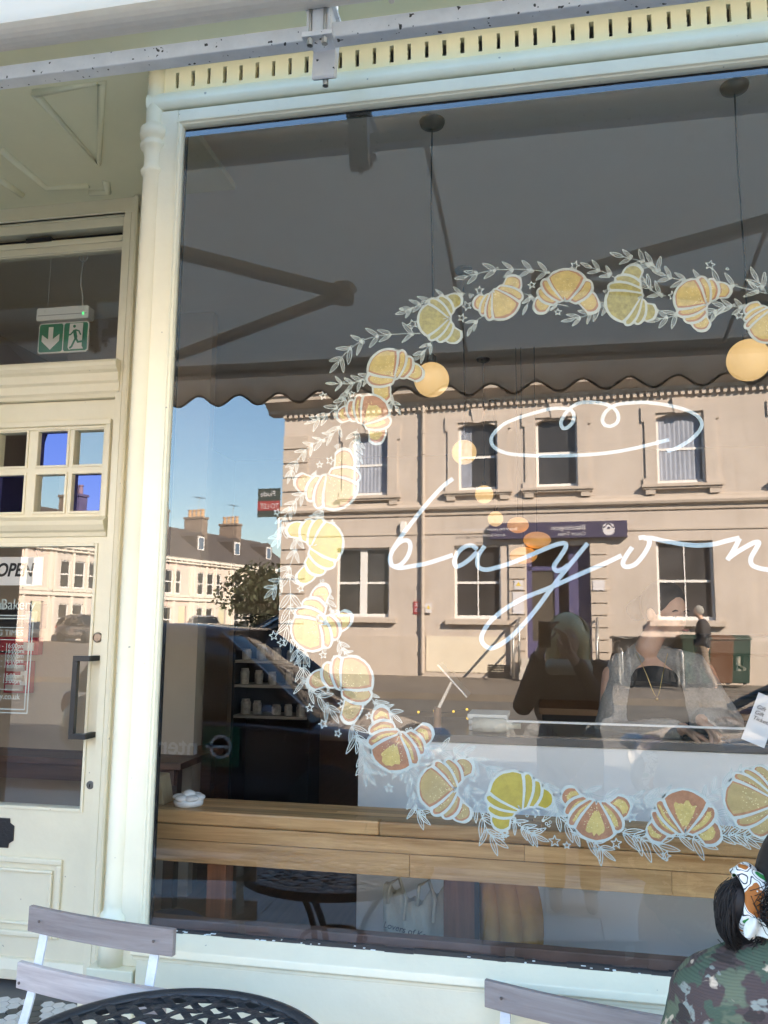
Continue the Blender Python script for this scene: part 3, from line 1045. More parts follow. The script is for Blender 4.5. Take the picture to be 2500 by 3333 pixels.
# script lettering
LET = mat('lettering_vinyl', (.42, .55, .65), .5)
GH = 1422
def strokes(name, lists, w=.0128):
    mb = MB()
    for q, pts in enumerate(lists):
        P = [on_pane('G', *p) for p in pts]
        P = smooth_line([Vector((p.x, p.y, 0)) for p in P], 12)
        pen(mb, [Vector((p.x, p.y)) for p in P], w, PY + .0030 - .0004 * q, rise=.00035)
    paint(mb, name, LET)
h = lambda L: [(x + GH, y) for x, y in L]
strokes('painted_lettering', [
    [(650, 728), (560, 800), (430, 945), (330, 1070), (240, 1190), (185, 1280), (163, 1350), (180, 1400), (235, 1398), (290, 1345), (320, 1270), (312, 1215), (272, 1205), (225, 1232), (190, 1275)],
    [(165, 1340), (180, 1395), (235, 1418), (330, 1405), (440, 1385), (540, 1355), (650, 1318)],
    [(838, 1275), (795, 1245), (740, 1255), (690, 1300), (660, 1365), (675, 1405), (720, 1392), (780, 1350), (835, 1295)],
    [(895, 1248), (850, 1315), (838, 1375), (852, 1415), (905, 1432), (985, 1415), (1085, 1385), (1220, 1332), (1340, 1280), (1450, 1238), (1512, 1228), (1520, 1262), (1480, 1330), (1432, 1400), (1445, 1438), (1490, 1432), (1540, 1395)],
    h([(268, 1228), (180, 1335), (60, 1480), (-22, 1590), (-132, 1740), (-252, 1880), (-362, 1980), (-462, 2035), (-520, 2022), (-552, 1970), (-532, 1900), (-472, 1820), (-362, 1730), (-222, 1650), (-22, 1570), (140, 1497), (280, 1435), (420, 1375), (530, 1322)]),
    h([(612, 1258), (562, 1330), (540, 1385), (568, 1410), (630, 1392), (690, 1330), (738, 1250), (742, 1205), (705, 1182), (662, 1188)]),
    h([(700, 1190), (760, 1188), (850, 1208), (1000, 1235), (1120, 1245), (1240, 1235), (1340, 1210), (1440, 1186)]),
    h([(1440, 1190), (1400, 1270), (1345, 1358)]),
    h([(1345, 1350), (1430, 1290), (1540, 1228), (1588, 1222), (1570, 1265), (1530, 1335), (1530, 1385), (1565, 1412), (1659, 1432), (1740, 1420), (1820, 1390)])])
strokes('painted_flourish', [
    h([(880, 518), (960, 490), (1060, 430), (1130, 360), (1150, 300), (1110, 240), (1020, 195), (880, 160), (720, 140), (580, 145), (480, 162), (410, 210), (383, 270), (400, 312), (450, 322), (498, 290), (502, 230), (465, 182), (400, 152), (320, 140), (230, 140), (160, 165), (100, 220), (63, 290), (78, 338), (120, 328), (158, 280), (158, 222), (120, 192), (60, 185), (-22, 190), (-122, 215), (-272, 260), (-382, 310), (-457, 380), (-477, 440), (-442, 495), (-342, 535), (-172, 550), (28, 552), (237, 545), (420, 530), (600, 500), (750, 465), (897, 428)])], .0105)
# door lettering
DY = DF + .0235
def dtext(name, s, px, py, size, **k):
    p = at(px, py, DY)
    return text(name, s, size, PENW, (p.x, DY + .002, p.z), parent=DPANE, **k)
dtext('painted_lettering', 'Bakery', 113, 1984, .066, align='RIGHT', sx=.92)
dtext('painted_lettering', 'bayon', 15, 1984, .066, align='RIGHT', sx=.92)
dtext('painted_lettering', 'OPENING TIMES', 75, 2069, .035, align='RIGHT')
for px, py, s_ in ((79, 2110, ':30am - 16:00pm'), (78, 2126, ':30am - 16:00pm'), (76, 2142, ':30am - 16:00pm'), (75, 2158, ':30am - 16:00pm'), (74, 2175, ':30am - 16:00pm'),
                   (71, 2208, ':30am - 15:00pm'), (69, 2225, ':00am - 13:00pm')):
    dtext('painted_lettering', s_, px, py, .0285, align='RIGHT', sx=.95)
dtext('painted_lettering', 'bakery.co.uk', 63, 2277, .036, align='RIGHT', sx=.95)
for (ax, ay, bx, by) in ((102, 2004, 75, 2310), (110, 2014, 84, 2322)):
    T = MB()
    a, b = at(ax, ay, DY), at(bx, by, DY)
    x1_ = (a.x + b.x) / 2
    pen(T, [Vector((x1_, a.z)), Vector((x1_, b.z))], .005, DY + .002)
    pen(T, [Vector((x1_, a.z)), Vector((-2.55, a.z))], .005, DY + .0022)
    pen(T, [Vector((x1_, b.z)), Vector((-2.55, b.z))], .005, DY + .0022)
    paint(T, 'painted_border', PENW, DPANE)
for px, py in ((77, 2043), (74, 2083), (60, 2245)):
    T = MB()
    a = at(px, py, DY)
    pen(T, [Vector((a.x, a.z)), Vector((-2.5, a.z))], .003, DY + .002)
    paint(T, 'painted_rule', PENW, DPANE)
# ------------------------------------------------------------------ awning
AW = thing('awning', 'white canvas folding arm awning with scalloped valance above the shop window', 'awning')
CANV = mat('white_canvas', (.95, .86, .75), .85, var=.03, vscale=6, bump=.1, bscale=30, transl=.65)
specks(CANV, 9, .74, (.42, .39, .35))
EDGE = mat('dark_binding', (.06, .055, .055), .7)
AX0, AX1, AFY, AFZ = -3.4, 3.4, -1.92, 3.05
mb = MB()
n, mrow = 48, 12
grid = []
for i in range(n + 1):
    x = AX0 + (AX1 - AX0) * i / n
    row = []
    for j in range(mrow + 1):
        t = j / mrow
        y = -.31 + (AFY + .31) * t
        z = 3.46 + (AFZ + .03 - 3.46) * t - .035 * math.sin(math.pi * t) + (.006 * math.sin(i * .9) + .007 * math.sin(i * .37 + 4 * t) + .004 * math.sin(i * 1.7 - 9 * t)) * math.sin(math.pi * t)
        row.append(mb.bm.verts.new((x, y, z)))
    grid.append(row)
for i in range(n):
    for j in range(mrow):
        mb.bm.faces.new((grid[i][j], grid[i + 1][j], grid[i + 1][j + 1], grid[i][j + 1]))
canvas = mb.done('canvas', CANV, AW, smooth=True)
sol = canvas.modifiers.new('solid', 'SOLIDIFY'); sol.thickness = .003
# scalloped valance
vb = at(583, 1326, 1.95)
per = .243
def scal(x): return 2.828 + .033 * (1 - math.cos(2 * math.pi * (x - x_low) / per))
x_low = at(583, 1326, 1.95).x
VZ = at(583, 1326, 1.95).z
def scal(x): return VZ + .031 * (1 - math.cos(2 * math.pi * (x - x_low) / per))
mb = MB()
N = 560
top = []; bot = []
for i in range(N + 1):
    x = AX0 + (AX1 - AX0) * i / N
    yy = -1.95 + .008 * math.sin(x * 5)
    top.append(mb.bm.verts.new((x, -1.95, AFZ + .02))); bot.append(mb.bm.verts.new((x, yy, scal(x))))
for i in range(N): mb.bm.faces.new((top[i], top[i + 1], bot[i + 1], bot[i]))
v = mb.done('valance', CANV, AW, smooth=True)
sol = v.modifiers.new('solid', 'SOLIDIFY'); sol.thickness = .003
mb = MB()
mb.tube([(AX0 + (AX1 - AX0) * i / N, -1.95 + .008 * math.sin((AX0 + (AX1 - AX0) * i / N) * 5), scal(AX0 + (AX1 - AX0) * i / N)) for i in range(N + 1)], .0065, 6)
mb.done('valance_binding', EDGE, AW, smooth=True)
FRAMEM = mat('awning_cream_metal', (.74, .64, .54), .5, var=.06, vscale=10)
mb = MB(); mb.box(AX0, AX1, -1.945, -1.86, AFZ - .035, AFZ + .03); mb.box(AX0, AX1, -1.86, -1.82, AFZ - .02, AFZ + .015)
mb.done('front_bar', FRAMEM, AW, bevel=.006)
# torsion bar and roller
mb = MB(); mb.box(AX0, AX1, -.30, -.252, 3.312, 3.36)
mb.done('torsion_bar', GALV, AW, bevel=.004)
mb = MB(); M = Matrix.Translation((AX0, -.345, 3.425)) @ Matrix.Rotation(R(90), 4, 'Y')
mb.lathe([(.001, 0), (.042, 0), (.042, AX1 - AX0), (.001, AX1 - AX0)], (0, 0, 0), 20, M)
mb.done('roller', FRAMEM, AW, smooth=False)
mb = MB(); mb.box(AX0, -1.4, -.352, -.342, 3.46, 3.64)
mb.done('sky_blocking_plate', GALV, AW)  # added plate, blocks a strip of sky from the transom reflection
# arms
def arm(xs, xe, ze):
    sh = Vector((xs, -.30, 3.325)); el = Vector((xe, -1.17, ze)); fr = Vector((xs, -1.86, AFZ))
    for a, b, w in ((sh, el, .034), (el, fr, .030)):
        mb = MB()
        d = (b - a); L = d.length
        M = Matrix.Translation(a) @ d.to_track_quat('X', 'Z').to_matrix().to_4x4()
        mb.obox(M, 0, L, -w, w, -w * .75, w * .75)
        mb.done('arm', FRAMEM, AW, bevel=.012)
    mb = MB(); mb.lathe([(.001, -.045), (.05, -.045), (.05, .045), (.001, .045)], el, 18)
    mb.tube([el + Vector((.02, 0, .0)), el + Vector((.055, .03, .01))], .022, 10)
    mb.done('elbow_joint', FRAMEM, AW, smooth=False)
e1 = at(1118, 955, 1.17)
arm(-2.35, e1.x, e1.z)
e2 = at(1690, 925, 1.17)
arm(2.6, e2.x + .1, e2.z)
for x in (at(1390, 560, .4).x, at(2440, 900, 1.2).x):
    mb = MB(); mb.tube([(x, -.34, 3.37), (x + .02, -1.0, 3.23), (x + .02, -1.9, 3.03)], .010, 8)
    mb.done('rafter', FRAMEM, AW)
# bracket with clamp and bolts
def bracket(x, nm='bracket'):
    mb = MB()
    mb.prism([(-.325, 3.43), (-.205, 3.44), (-.205, 3.34), (-.23, 3.23), (-.255, 3.215), (-.262, 3.222), (-.25, 3.31), (-.325, 3.31)], x - .035, x + .035, axis=0)
    o = mb.done(nm, GALV, AW, bevel=.003)
    mb = MB(); mb.box(x - .046, x + .046, -.335, -.21, 3.405, 3.418); mb.done('clamp_plate', GALV, o, bevel=.002)
    mb = MB(); mb.box(x - .046, x + .046, -.335, -.306, 3.296, 3.312)
    mb.done('clamp_plate', GALV, o, bevel=.002)
    for q in (-.022, .022):
        mb = MB(); mb.tube([(x + q, -.326, 3.28), (x + q, -.326, 3.415)], .0055, 10); mb.tube([(x + q, -.326, 3.272), (x + q, -.326, 3.29)], .0095, 6)
        mb.done('bolt', STEEL, o)
    mb = MB(); mb.tube([(x + .004, -.243, 3.20), (x + .004, -.243, 3.222)], .009, 8)
    mb.done('bolt', STEEL, o)
    mb = MB(); mb.box(x - .026, x + .026, -.20, -.192, 3.40, 3.54)
    mb.done('wall_plate', GALV, o)
bracket(at(1050, 150, -.27).x)
bracket(at(1050, 150, -.27).x + 2.3)
bracket(at(1050, 150, -.27).x - 2.0)

# ------------------------------------------------------------------ inside the bakery
INWALL = mat('inner_wall', (.44, .36, .28), .85, var=.06, vscale=2, bump=.08)
INCEIL = mat('inner_ceiling', (.92, .83, .71), .9, var=.03, vscale=2)
INFLOOR = wood('inner_floor_boards', (.09, .055, .04), (.18, .11, .075), axis=1, scale=.6)
def st(name, m, *b):
    mb = MB()
    for q in b: mb.box(*q)
    return tag(mb.done(name, m), kind='structure')
st('inner_floor', INFLOOR, (-4.0, 4.6, .9, 7.9, .05, .14), (-1.69, 4.6, .06, .9, .05, .14))
st('inner_ceiling', INCEIL, (-4.0, 4.6, .9, 7.9, 3.75, 3.8), (-1.69, 4.6, .31, .9, 3.75, 3.8))
st('inner_back_wall', INWALL, (-4.1, 4.7, 7.8, 7.9, .14, 3.75))
st('inner_left_wall', INWALL, (-4.1, -4.0, .91, 7.8, .14, 3.75))
st('inner_right_wall', INWALL, (4.6, 4.7, .31, 7.8, .14, 3.75))
mb = MB(); mb.prism([(-1.296, .07), (-1.70, .784), (-1.70, .905), (-1.69, .905), (-1.69, .78), (-1.284, .066)], .14, 3.75, axis=2)
tag(mb.done('inner_porch_wall', INWALL), kind='structure')
st('inner_door_wall', INWALL, (-4.0, -3.01, .904, .91, .14, 3.75), (-1.80, -1.70, .904, .91, .14, 3.75), (-3.01, -1.80, .904, .91, 3.44, 3.75))
mb = MB(); mb.box(-1.28, GX1, .022, .10, GZ0 - .04, GZ0 + .012); mb.box(-1.28, GX1, .012, .022, GZ0 - .04, GZ0 + .03)
mb.done('inner_sill', MAROON, SHOP, bevel=.003)

# timber window bar made of stave blocks
OAK = wood('oak_staves', (.40, .20, .075), (.84, .53, .26), axis=0, rough=.38)
ft = at(1200, 2672, .30); fbot = at(1200, 2850, .30)
TOPZ, BOTZ = ft.z, fbot.z
LB = thing('window_bar', 'long oak stave bar counter running behind the shop window', 'counter', (0, 0, 0))
rs = random.Random(21)
zz = [(TOPZ - .045, TOPZ), (TOPZ - .095, TOPZ - .047), (BOTZ, TOPZ - .098)]
for row, (z0, z1) in enumerate(zz):
    x = -1.44 + row * .025
    while x < 3.2:
        L = rs.uniform(.8, 1.5)
        mb = MB(); mb.box(0, L - .0006, 0, .04, 0, z1 - z0)
        o = mb.done('stave', OAK, LB, bevel=.002 if row else .006)
        o.location = (x, .30 + (.006 if row == 2 else 0), z0)
        x += L
for row in range(4):
    x = -1.47
    while x < 3.2:
        L = rs.uniform(.5, .95)
        mb = MB(); mb.box(0, L - .001, 0, .0415, 0, .035)
        o = mb.done('stave', OAK, LB, bevel=.001)
        o.location = (x, .3415 + row * .042, TOPZ - .0365)
        x += L
for x in (-1.1, .9, 2.6):
    mb = MB(); mb.box(x - .035, x + .035, .36, .43, .14, BOTZ)
    mb.done('leg', wood('red_brown_wood', (.16, .06, .03), (.30, .12, .06), axis=2), LB, bevel=.004)
# end block, flower trivet
c = at(512, 2600, .40)
mb = MB(); mb.prism([(c.x - .05, TOPZ), (c.x + .045, TOPZ), (c.x + .025, TOPZ + .095), (c.x - .05, TOPZ + .098)], .36, .44)
tag(mb.done('wood_block', wood('pale_wood', (.45, .33, .2), (.62, .48, .3), axis=2), bevel=.003), 'pale wooden end block standing at the end of the oak bar', 'block')
c = at(610, 2622, .37)
mb = MB()
for k in range(6):
    a = R(60 * k + 10)
    mb.ball((c.x + .032 * math.cos(a), .38 + .032 * math.sin(a), TOPZ + .028), (.026, .026, .011), 16, 8)
mb.ball((c.x, .38, TOPZ + .036), (.024, .024, .016), 16, 8)
mb.lathe([(.05, .001), (.052, .018), (.04, .024)], (c.x, .38, TOPZ), 24)
tag(mb.done('flower_trinket_dish', mat('white_glaze', (.85, .86, .88), .15), smooth=True), 'white glazed flower shaped trinket dish on the oak bar', 'dish')

# service counter
CY = 1.0
ctop = at(1400, 2405, CY).z
cx0 = at(1166, 2500, CY).x
CNT = thing('service_counter', 'white fronted service counter with grey top behind the window bar', 'counter', (0, 0, 0))
WPANEL = mat('white_laminate', (.72, .72, .72), .35)
mb = MB(); mb.box(cx0, 3.6, CY, CY + .03, ctop - .95, ctop - .012); mb.box(cx0, cx0 + .03, CY + .03, CY + .6, ctop - .95, ctop - .012)
mb.done('front_panel', WPANEL, CNT, bevel=.002)
mb = MB(); mb.box(cx0 - .01, 3.6, CY - .01, CY + .62, ctop - .01, ctop + .02)
mb.done('counter_top', mat('grey_worktop', (.14, .13, .125), .25), CNT, bevel=.003)
bx = at(1652, 2390, CY + .1).x
mb = MB(); mb.box(bx, 3.6, CY + .02, CY + .024, ctop + .02, ctop + .075)
mb.done('glass_screen', pane_material('screen_glass', 1.6, .03), CNT)
mb = MB(); mb.box(bx, 3.6, CY + .016, CY + .028, ctop + .075, ctop + .083)
mb.done('screen_rail', WPANEL, CNT)
# things on the counter: tablet stand, cup, books, bottle, terminal, card
def onc(px, py, dy=.2): return at(px, py, CY + dy)
c = onc(1424, 2395)
zc = ctop + .02
T0 = thing('tablet_stand', 'silver tablet on a bent stand rising from a wooden pot', 'tablet', (c.x, CY + .2, zc))
mb = MB(); mb.lathe([(.017, 0), (.017, .085), (.015, .088)], (0, 0, 0), 18)
mb.done('base', wood('pot_wood', (.34, .18, .10), (.48, .27, .16), axis=2), T0, smooth=False)
al = mat('brushed_aluminium', (.62, .62, .63), .3, .9)
mb = MB(); M = Matrix.Translation((.004, 0, .08)) @ Matrix.Rotation(math.atan2(.06, .12), 4, 'Y'); mb.obox(M, -.006, .006, -.012, .012, 0, .13)
mb.done('arm', al, T0)
mb = MB(); M = Matrix.Translation((.073, 0, .2065)) @ Matrix.Rotation(math.atan2(-.126, .135), 4, 'Y'); mb.obox(M, -.004, .004, -.09, .09, -.092, .092)
mb.done('screen', al, T0, bevel=.002)
c = onc(1590, 2330)
for k, (w, dz) in enumerate(((.17, 0), (.165, .024), (.17, .047))):
    mb = MB(); mb.box(-w / 2, w / 2, -.1, .1, .001, .021)
    o = mb.done('menu_book', mat('paper_white_%d' % k, (.75, .74, .70), .8), bevel=.003)
    o.location = (c.x, CY + .25, zc + dz); o.rotation_euler = (0, 0, R(3 - 2 * k))
    tag(o, ['white menu book at the bottom of the pile on the counter', 'white menu book in the middle of the pile on the counter', 'white menu book on top of the pile on the counter'][k], 'book')
FL = thing('fairy_lights', 'short string of tiny yellow fairy lights along the counter', 'lights', (0, 0, 0))
FB = mat('fairy_bulb', (.9, .6, .1), .4, emit=(1.0, .62, .05), estr=.09)
P = [onc(x, y, .32) for x, y in ((1362, 2318), (1414, 2314), (1426, 2321), (1476, 2316), (1520, 2309), (1522, 2338))]
mb = MB(); mb.tube(smooth_line(P, 5), .0012, 5); mb.done('wire', BLACKM, FL)
for p in P:
    mb = MB(); mb.ball(p, .006, 10, 8); mb.done('bulb', FB, FL, smooth=True)
c = onc(1625, 2400, .1)
mb = MB(); M = Matrix.Translation((c.x - .11, CY + .09, zc + .032)) @ Matrix.Rotation(R(90), 4, 'Y')
mb.lathe([(.002, 0), (.03, .002), (.03, .13), (.012, .17), (.012, .2), (.002, .2)], (0, 0, 0), 18, M)
tag(mb.done('bottle', mat('cloudy_plastic', (.62, .60, .52), .2, bump=.5, bscale=40), smooth=True), 'cloudy plastic bottle lying on its side on the counter', 'bottle')
c = onc(2300, 2400, .08)
mb = MB(); mb.box(-.085, .085, -.035, .035, 0, .018)
o = mb.done('card_terminal', mat('black_plastic', (.02, .02, .022), .35), bevel=.006); o.location = (c.x, CY + .1, zc + .001); o.rotation_euler = (0, 0, R(-8))
tag(o, 'flat black card terminal lying on the counter by the hands', 'card reader')
ca, cb = at(2440, 2430, .70), at(2500, 2240, .70)
NOTE = mat('note_paper', (.70, .70, .72), .8)
mb = MB(); M = Matrix.Translation((at(2475, 2340, .72).x, .74, at(2475, 2340, .72).z)) @ Matrix.Rotation(R(22), 4, 'Y')
mb.obox(M, -.03, .05, 0, .002, -.09, .085)
note = tag(mb.done('hand_written_note', NOTE), 'white hand written note tilted at the end of the counter', 'note')
tt = text('handwriting', 'Gift\nGift\nTickets', .02, BLACK, (0, 0, 0), parent=note, shear=.2)
tt.matrix_world = M @ Matrix.Translation((-.02, -.002, .03)) @ Matrix.Rotation(R(90), 4, 'X')
# tote bag under the bar
c0, c1 = at(1240, 3060, .62), at(1455, 2905, .62)
TOTE = mat('natural_canvas', (.46, .42, .34), .9, var=.12, vscale=9, bump=.3, bscale=120)
tb = thing('tote_bag', 'cream canvas tote bag slumped under the bar with dark lettering', 'bag', ((c0.x + c1.x) / 2, .66, 0))
w = (c1.x - c0.x) / 2
mb = MB()
rows = 12; cols_ = 26
zlo, zhi = c0.z - .12, c1.z
for side in (-1, 1):
    g_ = []
    for i in range(cols_ + 1):
        u_ = i / cols_ * 2 - 1
        hi = zhi - .055 * (1 - abs(u_)) ** 1.3 + .012 * math.sin(i * 1.1)
        row = []
        for j in range(rows + 1):
            t = j / rows
            y = side * .055 * math.sqrt(max(0, 1 - u_ * u_)) * (1 - .5 * t) + .008 * math.sin(i * .8 + t * 5)
            row.append(mb.bm.verts.new((u_ * w, y, zlo + (hi - zlo) * t)))
        g_.append(row)
    for i in range(cols_):
        for j in range(rows):
            mb.bm.faces.new((g_[i][j], g_[i + 1][j], g_[i + 1][j + 1], g_[i][j + 1]))
mb.done('bag_body', TOTE, tb, smooth=True)
for x in (-w * .55, w * .35):
    mb = MB(); mb.tube([(x - .03, -.045, zhi - .05), (x - .02, -.05, zhi + .02), (x + .01, -.03, zhi + .035), (x + .035, -.04, zhi - .03), (x + .03, -.055, zhi - .1)], .007, 6)
    mb.done('handle', TOTE, tb, smooth=True)
text('lettering', 'Lovers of Kew', .0295, mat('ink', (.03, .03, .05), .7), (-w * .9, -.07, zlo + .175), (R(90), R(10), 0), tb, shear=.15)
# timber post and hanging mustard coat
c = at(1495, 2960, .58)
mb = MB(); mb.box(c.x - .055, c.x + .055, .58, .64, .14, BOTZ + .02)
tag(mb.done('timber_post', MATS['red_brown_wood'], bevel=.003), 'red brown timber post under the oak bar beside the tote bag', 'post')
c = at(1552, 2960, .56)
mb = MB(); mb.box(c.x - .008, c.x + .008, .56, .575, .14, BOTZ + .02)
tag(mb.done('metal_strip', BLACKM), 'thin black metal strip between timber post and mustard coat', 'strip')
c0, c1 = at(1560, 3090, .58), at(1740, 2860, .58)
COAT = mat('mustard_cloth', (.42, .20, .05), .85, var=.15, vscale=7, bump=.3, bscale=60)
mb = MB()
g_ = []
for i in range(41):
    u_ = i / 40
    row = []
    for j in range(13):
        t = j / 12
        x = c0.x + (c1.x - c0.x) * u_ * (1 + .10 * math.sin(t * 3.0) - .08 * t)
        row.append(mb.bm.verts.new((x, .62 - .05 * math.sin(u_ * math.pi) + .018 * math.sin(u_ * 19 + 2 * t) * (1 - .4 * t), c0.z - .05 + (c1.z + .06 - c0.z) * t)))
    g_.append(row)
for i in range(40):
    for j in range(12): mb.bm.faces.new((g_[i][j], g_[i + 1][j], g_[i + 1][j + 1], g_[i][j + 1]))
o = mb.done('hanging_coat', COAT, smooth=True)
o.modifiers.new('solid', 'SOLIDIFY').thickness = .02
tag(o, 'mustard brown coat hanging in folds under the oak bar', 'coat')
# small stool / dark blue bag at the left foot of the window
c = at(560, 3000, .3)
mb = MB(); mb.ball((c.x, .32, c.z - .03), (.13, .08, .06), 22, 12)
tag(mb.done('navy_cushion', mat('navy_cloth', (.015, .025, .05), .9, bump=.3), smooth=True), 'dark navy cushion on the floor ledge in the window corner', 'cushion')
# left table and bench, wall, shelf unit
BRW = wood('brown_table_wood', (.09, .045, .03), (.17, .09, .06), axis=0)
c = at(600, 2440, 1.6)
tbz = .88
tbl = thing('side_table', 'dark brown wooden table against the left inner wall', 'table', (-2.4, 2.0, 0))
for k in range(3):
    mb = MB(); mb.box(-.75, .55, -.30 + k * .2, -.105 + k * .2, tbz - .035, tbz)
    mb.done('plank', BRW, tbl, bevel=.003)
mb = MB(); mb.box(-.7, .5, -.27, -.245, tbz - .12, tbz - .035); mb.done('apron', BRW, tbl)
for sx in (-.68, .45):
    for sy in (-.25, .2):
        mb = MB(); mb.box(sx, sx + .06, sy, sy + .06, .14, tbz - .035); mb.done('leg', BRW, tbl)
st('partition_wall', INWALL, (-3.3, -2.2, 2.7, 2.78, .14, 3.75))
SH = thing('shelf_unit', 'dark shelf unit stocked with white jars at the back of the bakery', 'shelf', (0, 0, 0))
sx0, sx1 = at(760, 2320, 3.6).x, at(1000, 2320, 3.6).x
DARKW = mat('dark_shelf', (.035, .03, .03), .6)
zsv = [at(850, q, 3.6).z for q in (2330, 2230, 2150)]
mb = MB(); mb.box(sx0 - .02, sx0, 3.6, 3.9, .14, zsv[2] + .35); mb.box(sx1, sx1 + .02, 3.6, 3.9, .14, zsv[2] + .35); mb.box(sx0, sx1, 3.88, 3.9, .14, zsv[2] + .35)
mb.done('carcass', DARKW, SH)
JAR = mat('white_pack', (.40, .38, .35), .5, var=.35, vscale=26)
for k, z in enumerate(zsv):
    mb = MB(); mb.box(sx0, sx1, 3.6, 3.88, z - .02, z); mb.done('shelf', mat('pale_shelf', (.40, .37, .33), .6), SH)
    for q in range(5):
        x = sx0 + .05 + q * (sx1 - sx0 - .1) / 4
        ks, kh = rs.uniform(.75, 1.15), rs.uniform(.65, 1.25)
        mb = MB(); mb.lathe([(.033 * ks, .001), (.034 * ks, .075 * kh), (.028 * ks, .082 * kh), (.028 * ks, .095 * kh), (.001, .095 * kh)], (x + rs.uniform(-.015, .015), 3.68 + rs.uniform(-.03, .04), z), 14)
        o = mb.done('jar', JAR, smooth=False)
        tag(o, ['white jar on the bottom shelf of the dark unit', 'white jar on the middle shelf of the dark unit', 'white jar on the top shelf of the dark unit'][k], 'jar', ['jars on the bottom shelf', 'jars on the middle shelf', 'jars on the top shelf'][k])
# back counter with espresso machine
BC = thing('back_counter', 'dark back counter along the rear of the bakery', 'counter', (0, 0, 0))
mb = MB(); mb.box(.0, 3.4, 3.3, 3.9, .14, 1.02); mb.done('cabinet', DARKW, BC)
mb = MB(); mb.box(-.02, 3.42, 3.27, 3.92, 1.02, 1.06); mb.done('worktop', mat('tan_worktop', (.30, .19, .11), .5), BC)
EM = thing('espresso_machine', 'dark espresso machine on the rear counter', 'coffee machine', (1.5, 3.6, 1.06))
mb = MB(); mb.box(-.4, .4, -.2, .25, .02, .1); mb.box(-.4, .4, .05, .25, .1, .45); mb.box(-.42, .42, -.2, .27, .36, .5); mb.done('body', mat('dark_enamel', (.03, .04, .04), .3), EM, bevel=.02)
for x in (-.2, .2):
    mb = MB(); mb.lathe([(.03, .26), (.03, .36)], (x, -.1, 0), 14); mb.tube([(x, -.1, .29), (x, -.26, .28)], .012, 8); mb.done('portafilter', STEEL, EM)
# notices behind the door
for k, (px0, py0, px1, py1, m_, nm, lb, ct) in enumerate((
        (-10, 2130, 126, 2075, (.45, .02, .04), 'red_notice', 'red notice board with white label on wall behind door', 'notice'),
        (10, 2255, 100, 2152, (.42, .03, .05), 'leaflet_rack', 'red and grey leaflet rack hanging on wall behind door', 'rack'),
        (-20, 2045, 140, 1965, (.012, .012, .016), 'wall_oven', 'black glass fronted oven in the wall behind door', 'oven'))):
    a, b = at(px0, py0, 1.9), at(px1, py1, 1.9)
    t = thing(nm, lb, ct, ((a.x + b.x) / 2, 1.9, a.z))
    w, hgt = (b.x - a.x) / 2, b.z - a.z
    mb = MB(); mb.box(-w, w, 0, .05, 0, hgt); mb.done('board', mat(nm + '_face', m_, .35), t, bevel=.004)
    mb = MB(); mb.box(w * .3, w * .8, -.004, 0, hgt * .25, hgt * .7); mb.done('card', WPANEL, t)
    if k == 1:
        for q in range(3):
            mb = MB(); mb.box(-w * .7, w * .6, -.02, -.004, hgt * (.08 + .3 * q), hgt * (.26 + .3 * q)); mb.done('leaflet', mat('grey_leaflet', (.45, .43, .42), .6), t)
    else:
        mb = MB(); mb.box(-w * .9, w * .2, -.006, 0, hgt * .1, hgt * .2); mb.done('strip', BLACK, t)
st('inner_stub_wall', INWALL, (-4.0, -1.9, 1.96, 2.02, .14, 2.2))
# OPEN sign hung in the door
a, b = at(-60, 1905, DF + .06), at(142, 1812, DF + .06)
os_ = thing('open_sign', 'white hanging sign reading OPEN behind the door glass', 'sign', (b.x, DF + .06, a.z))
mb = MB(); mb.box(a.x - b.x, 0, 0, .005, 0, b.z - a.z); mb.done('board', mat('sign_white', (.80, .76, .74), .6), os_, bevel=.001)
c = at(106, 1875, DF + .06)
text('lettering', 'OPEN', .082, BLACK, (c.x - b.x, -.0015, c.z - a.z), parent=os_, shear=.22, bold=.0022, align='RIGHT', sx=.86)
mb = MB(); mb.tube([(-.03, 0, b.z - a.z), (-.07, .0, b.z - a.z + .12)], .003, 6); mb.done('cord', BLACKM, os_)
# emergency exit sign behind the transom
YE = 1.05
a, b = at(121, 1153, YE), at(291, 1050, YE)
ex = thing('exit_sign', 'green and white running man exit sign hanging inside transom window', 'exit sign', (a.x, YE, a.z))
w, hgt = b.x - a.x, b.z - a.z + .01
XW = mat('exit_white', (.80, .80, .78), .4)
XG = mat('exit_green', (.0, .20, .10), .4)
mb = MB(); mb.prism([(.01, 0), (w - .01, 0), (w, .01), (w, hgt - .012), (w - .012, hgt), (.012, hgt), (0, hgt - .012), (0, .01)], 0, .008)
mb.done('panel', XW, ex, bevel=.001)
mb = MB(); mb.prism([(.0, hgt + .006), (w, hgt + .006), (w + .006, hgt + .014), (w + .006, hgt + .062), (w - .002, hgt + .07), (.002, hgt + .07), (-.004, hgt + .062), (-.004, hgt + .014)], -.022, .03)
mb.done('housing', XW, ex, bevel=.002)
mb = MB(); mb.box(.004, w - .005, -.0225, -.0205, hgt + .03, hgt + .033); mb.done('groove', mat('grey_line', (.25, .25, .25), .6), ex)
mb = MB(); mb.ball((w - .022, -.024, hgt + .03), (.004, .002, .008), 8, 6); mb.done('indicator', mat('green_led', (.02, .9, .2), .4, emit=(.05, 1, .25), estr=.15), ex)
hw_ = w / 2
for x0 in (.006, hw_ + .003):
    mb = MB(); e = .008; x1_ = x0 + hw_ - .009; z0, z1 = .007, hgt - .006
    mb.prism([(x0 + e, z0), (x1_ - e, z0), (x1_, z0 + e), (x1_, z1 - e), (x1_ - e, z1), (x0 + e, z1), (x0, z1 - e), (x0, z0 + e)], -.0012, 0)
    mb.done('green_field', XG, ex)
mb = MB(); cx_ = hw_ / 2; s_ = hgt
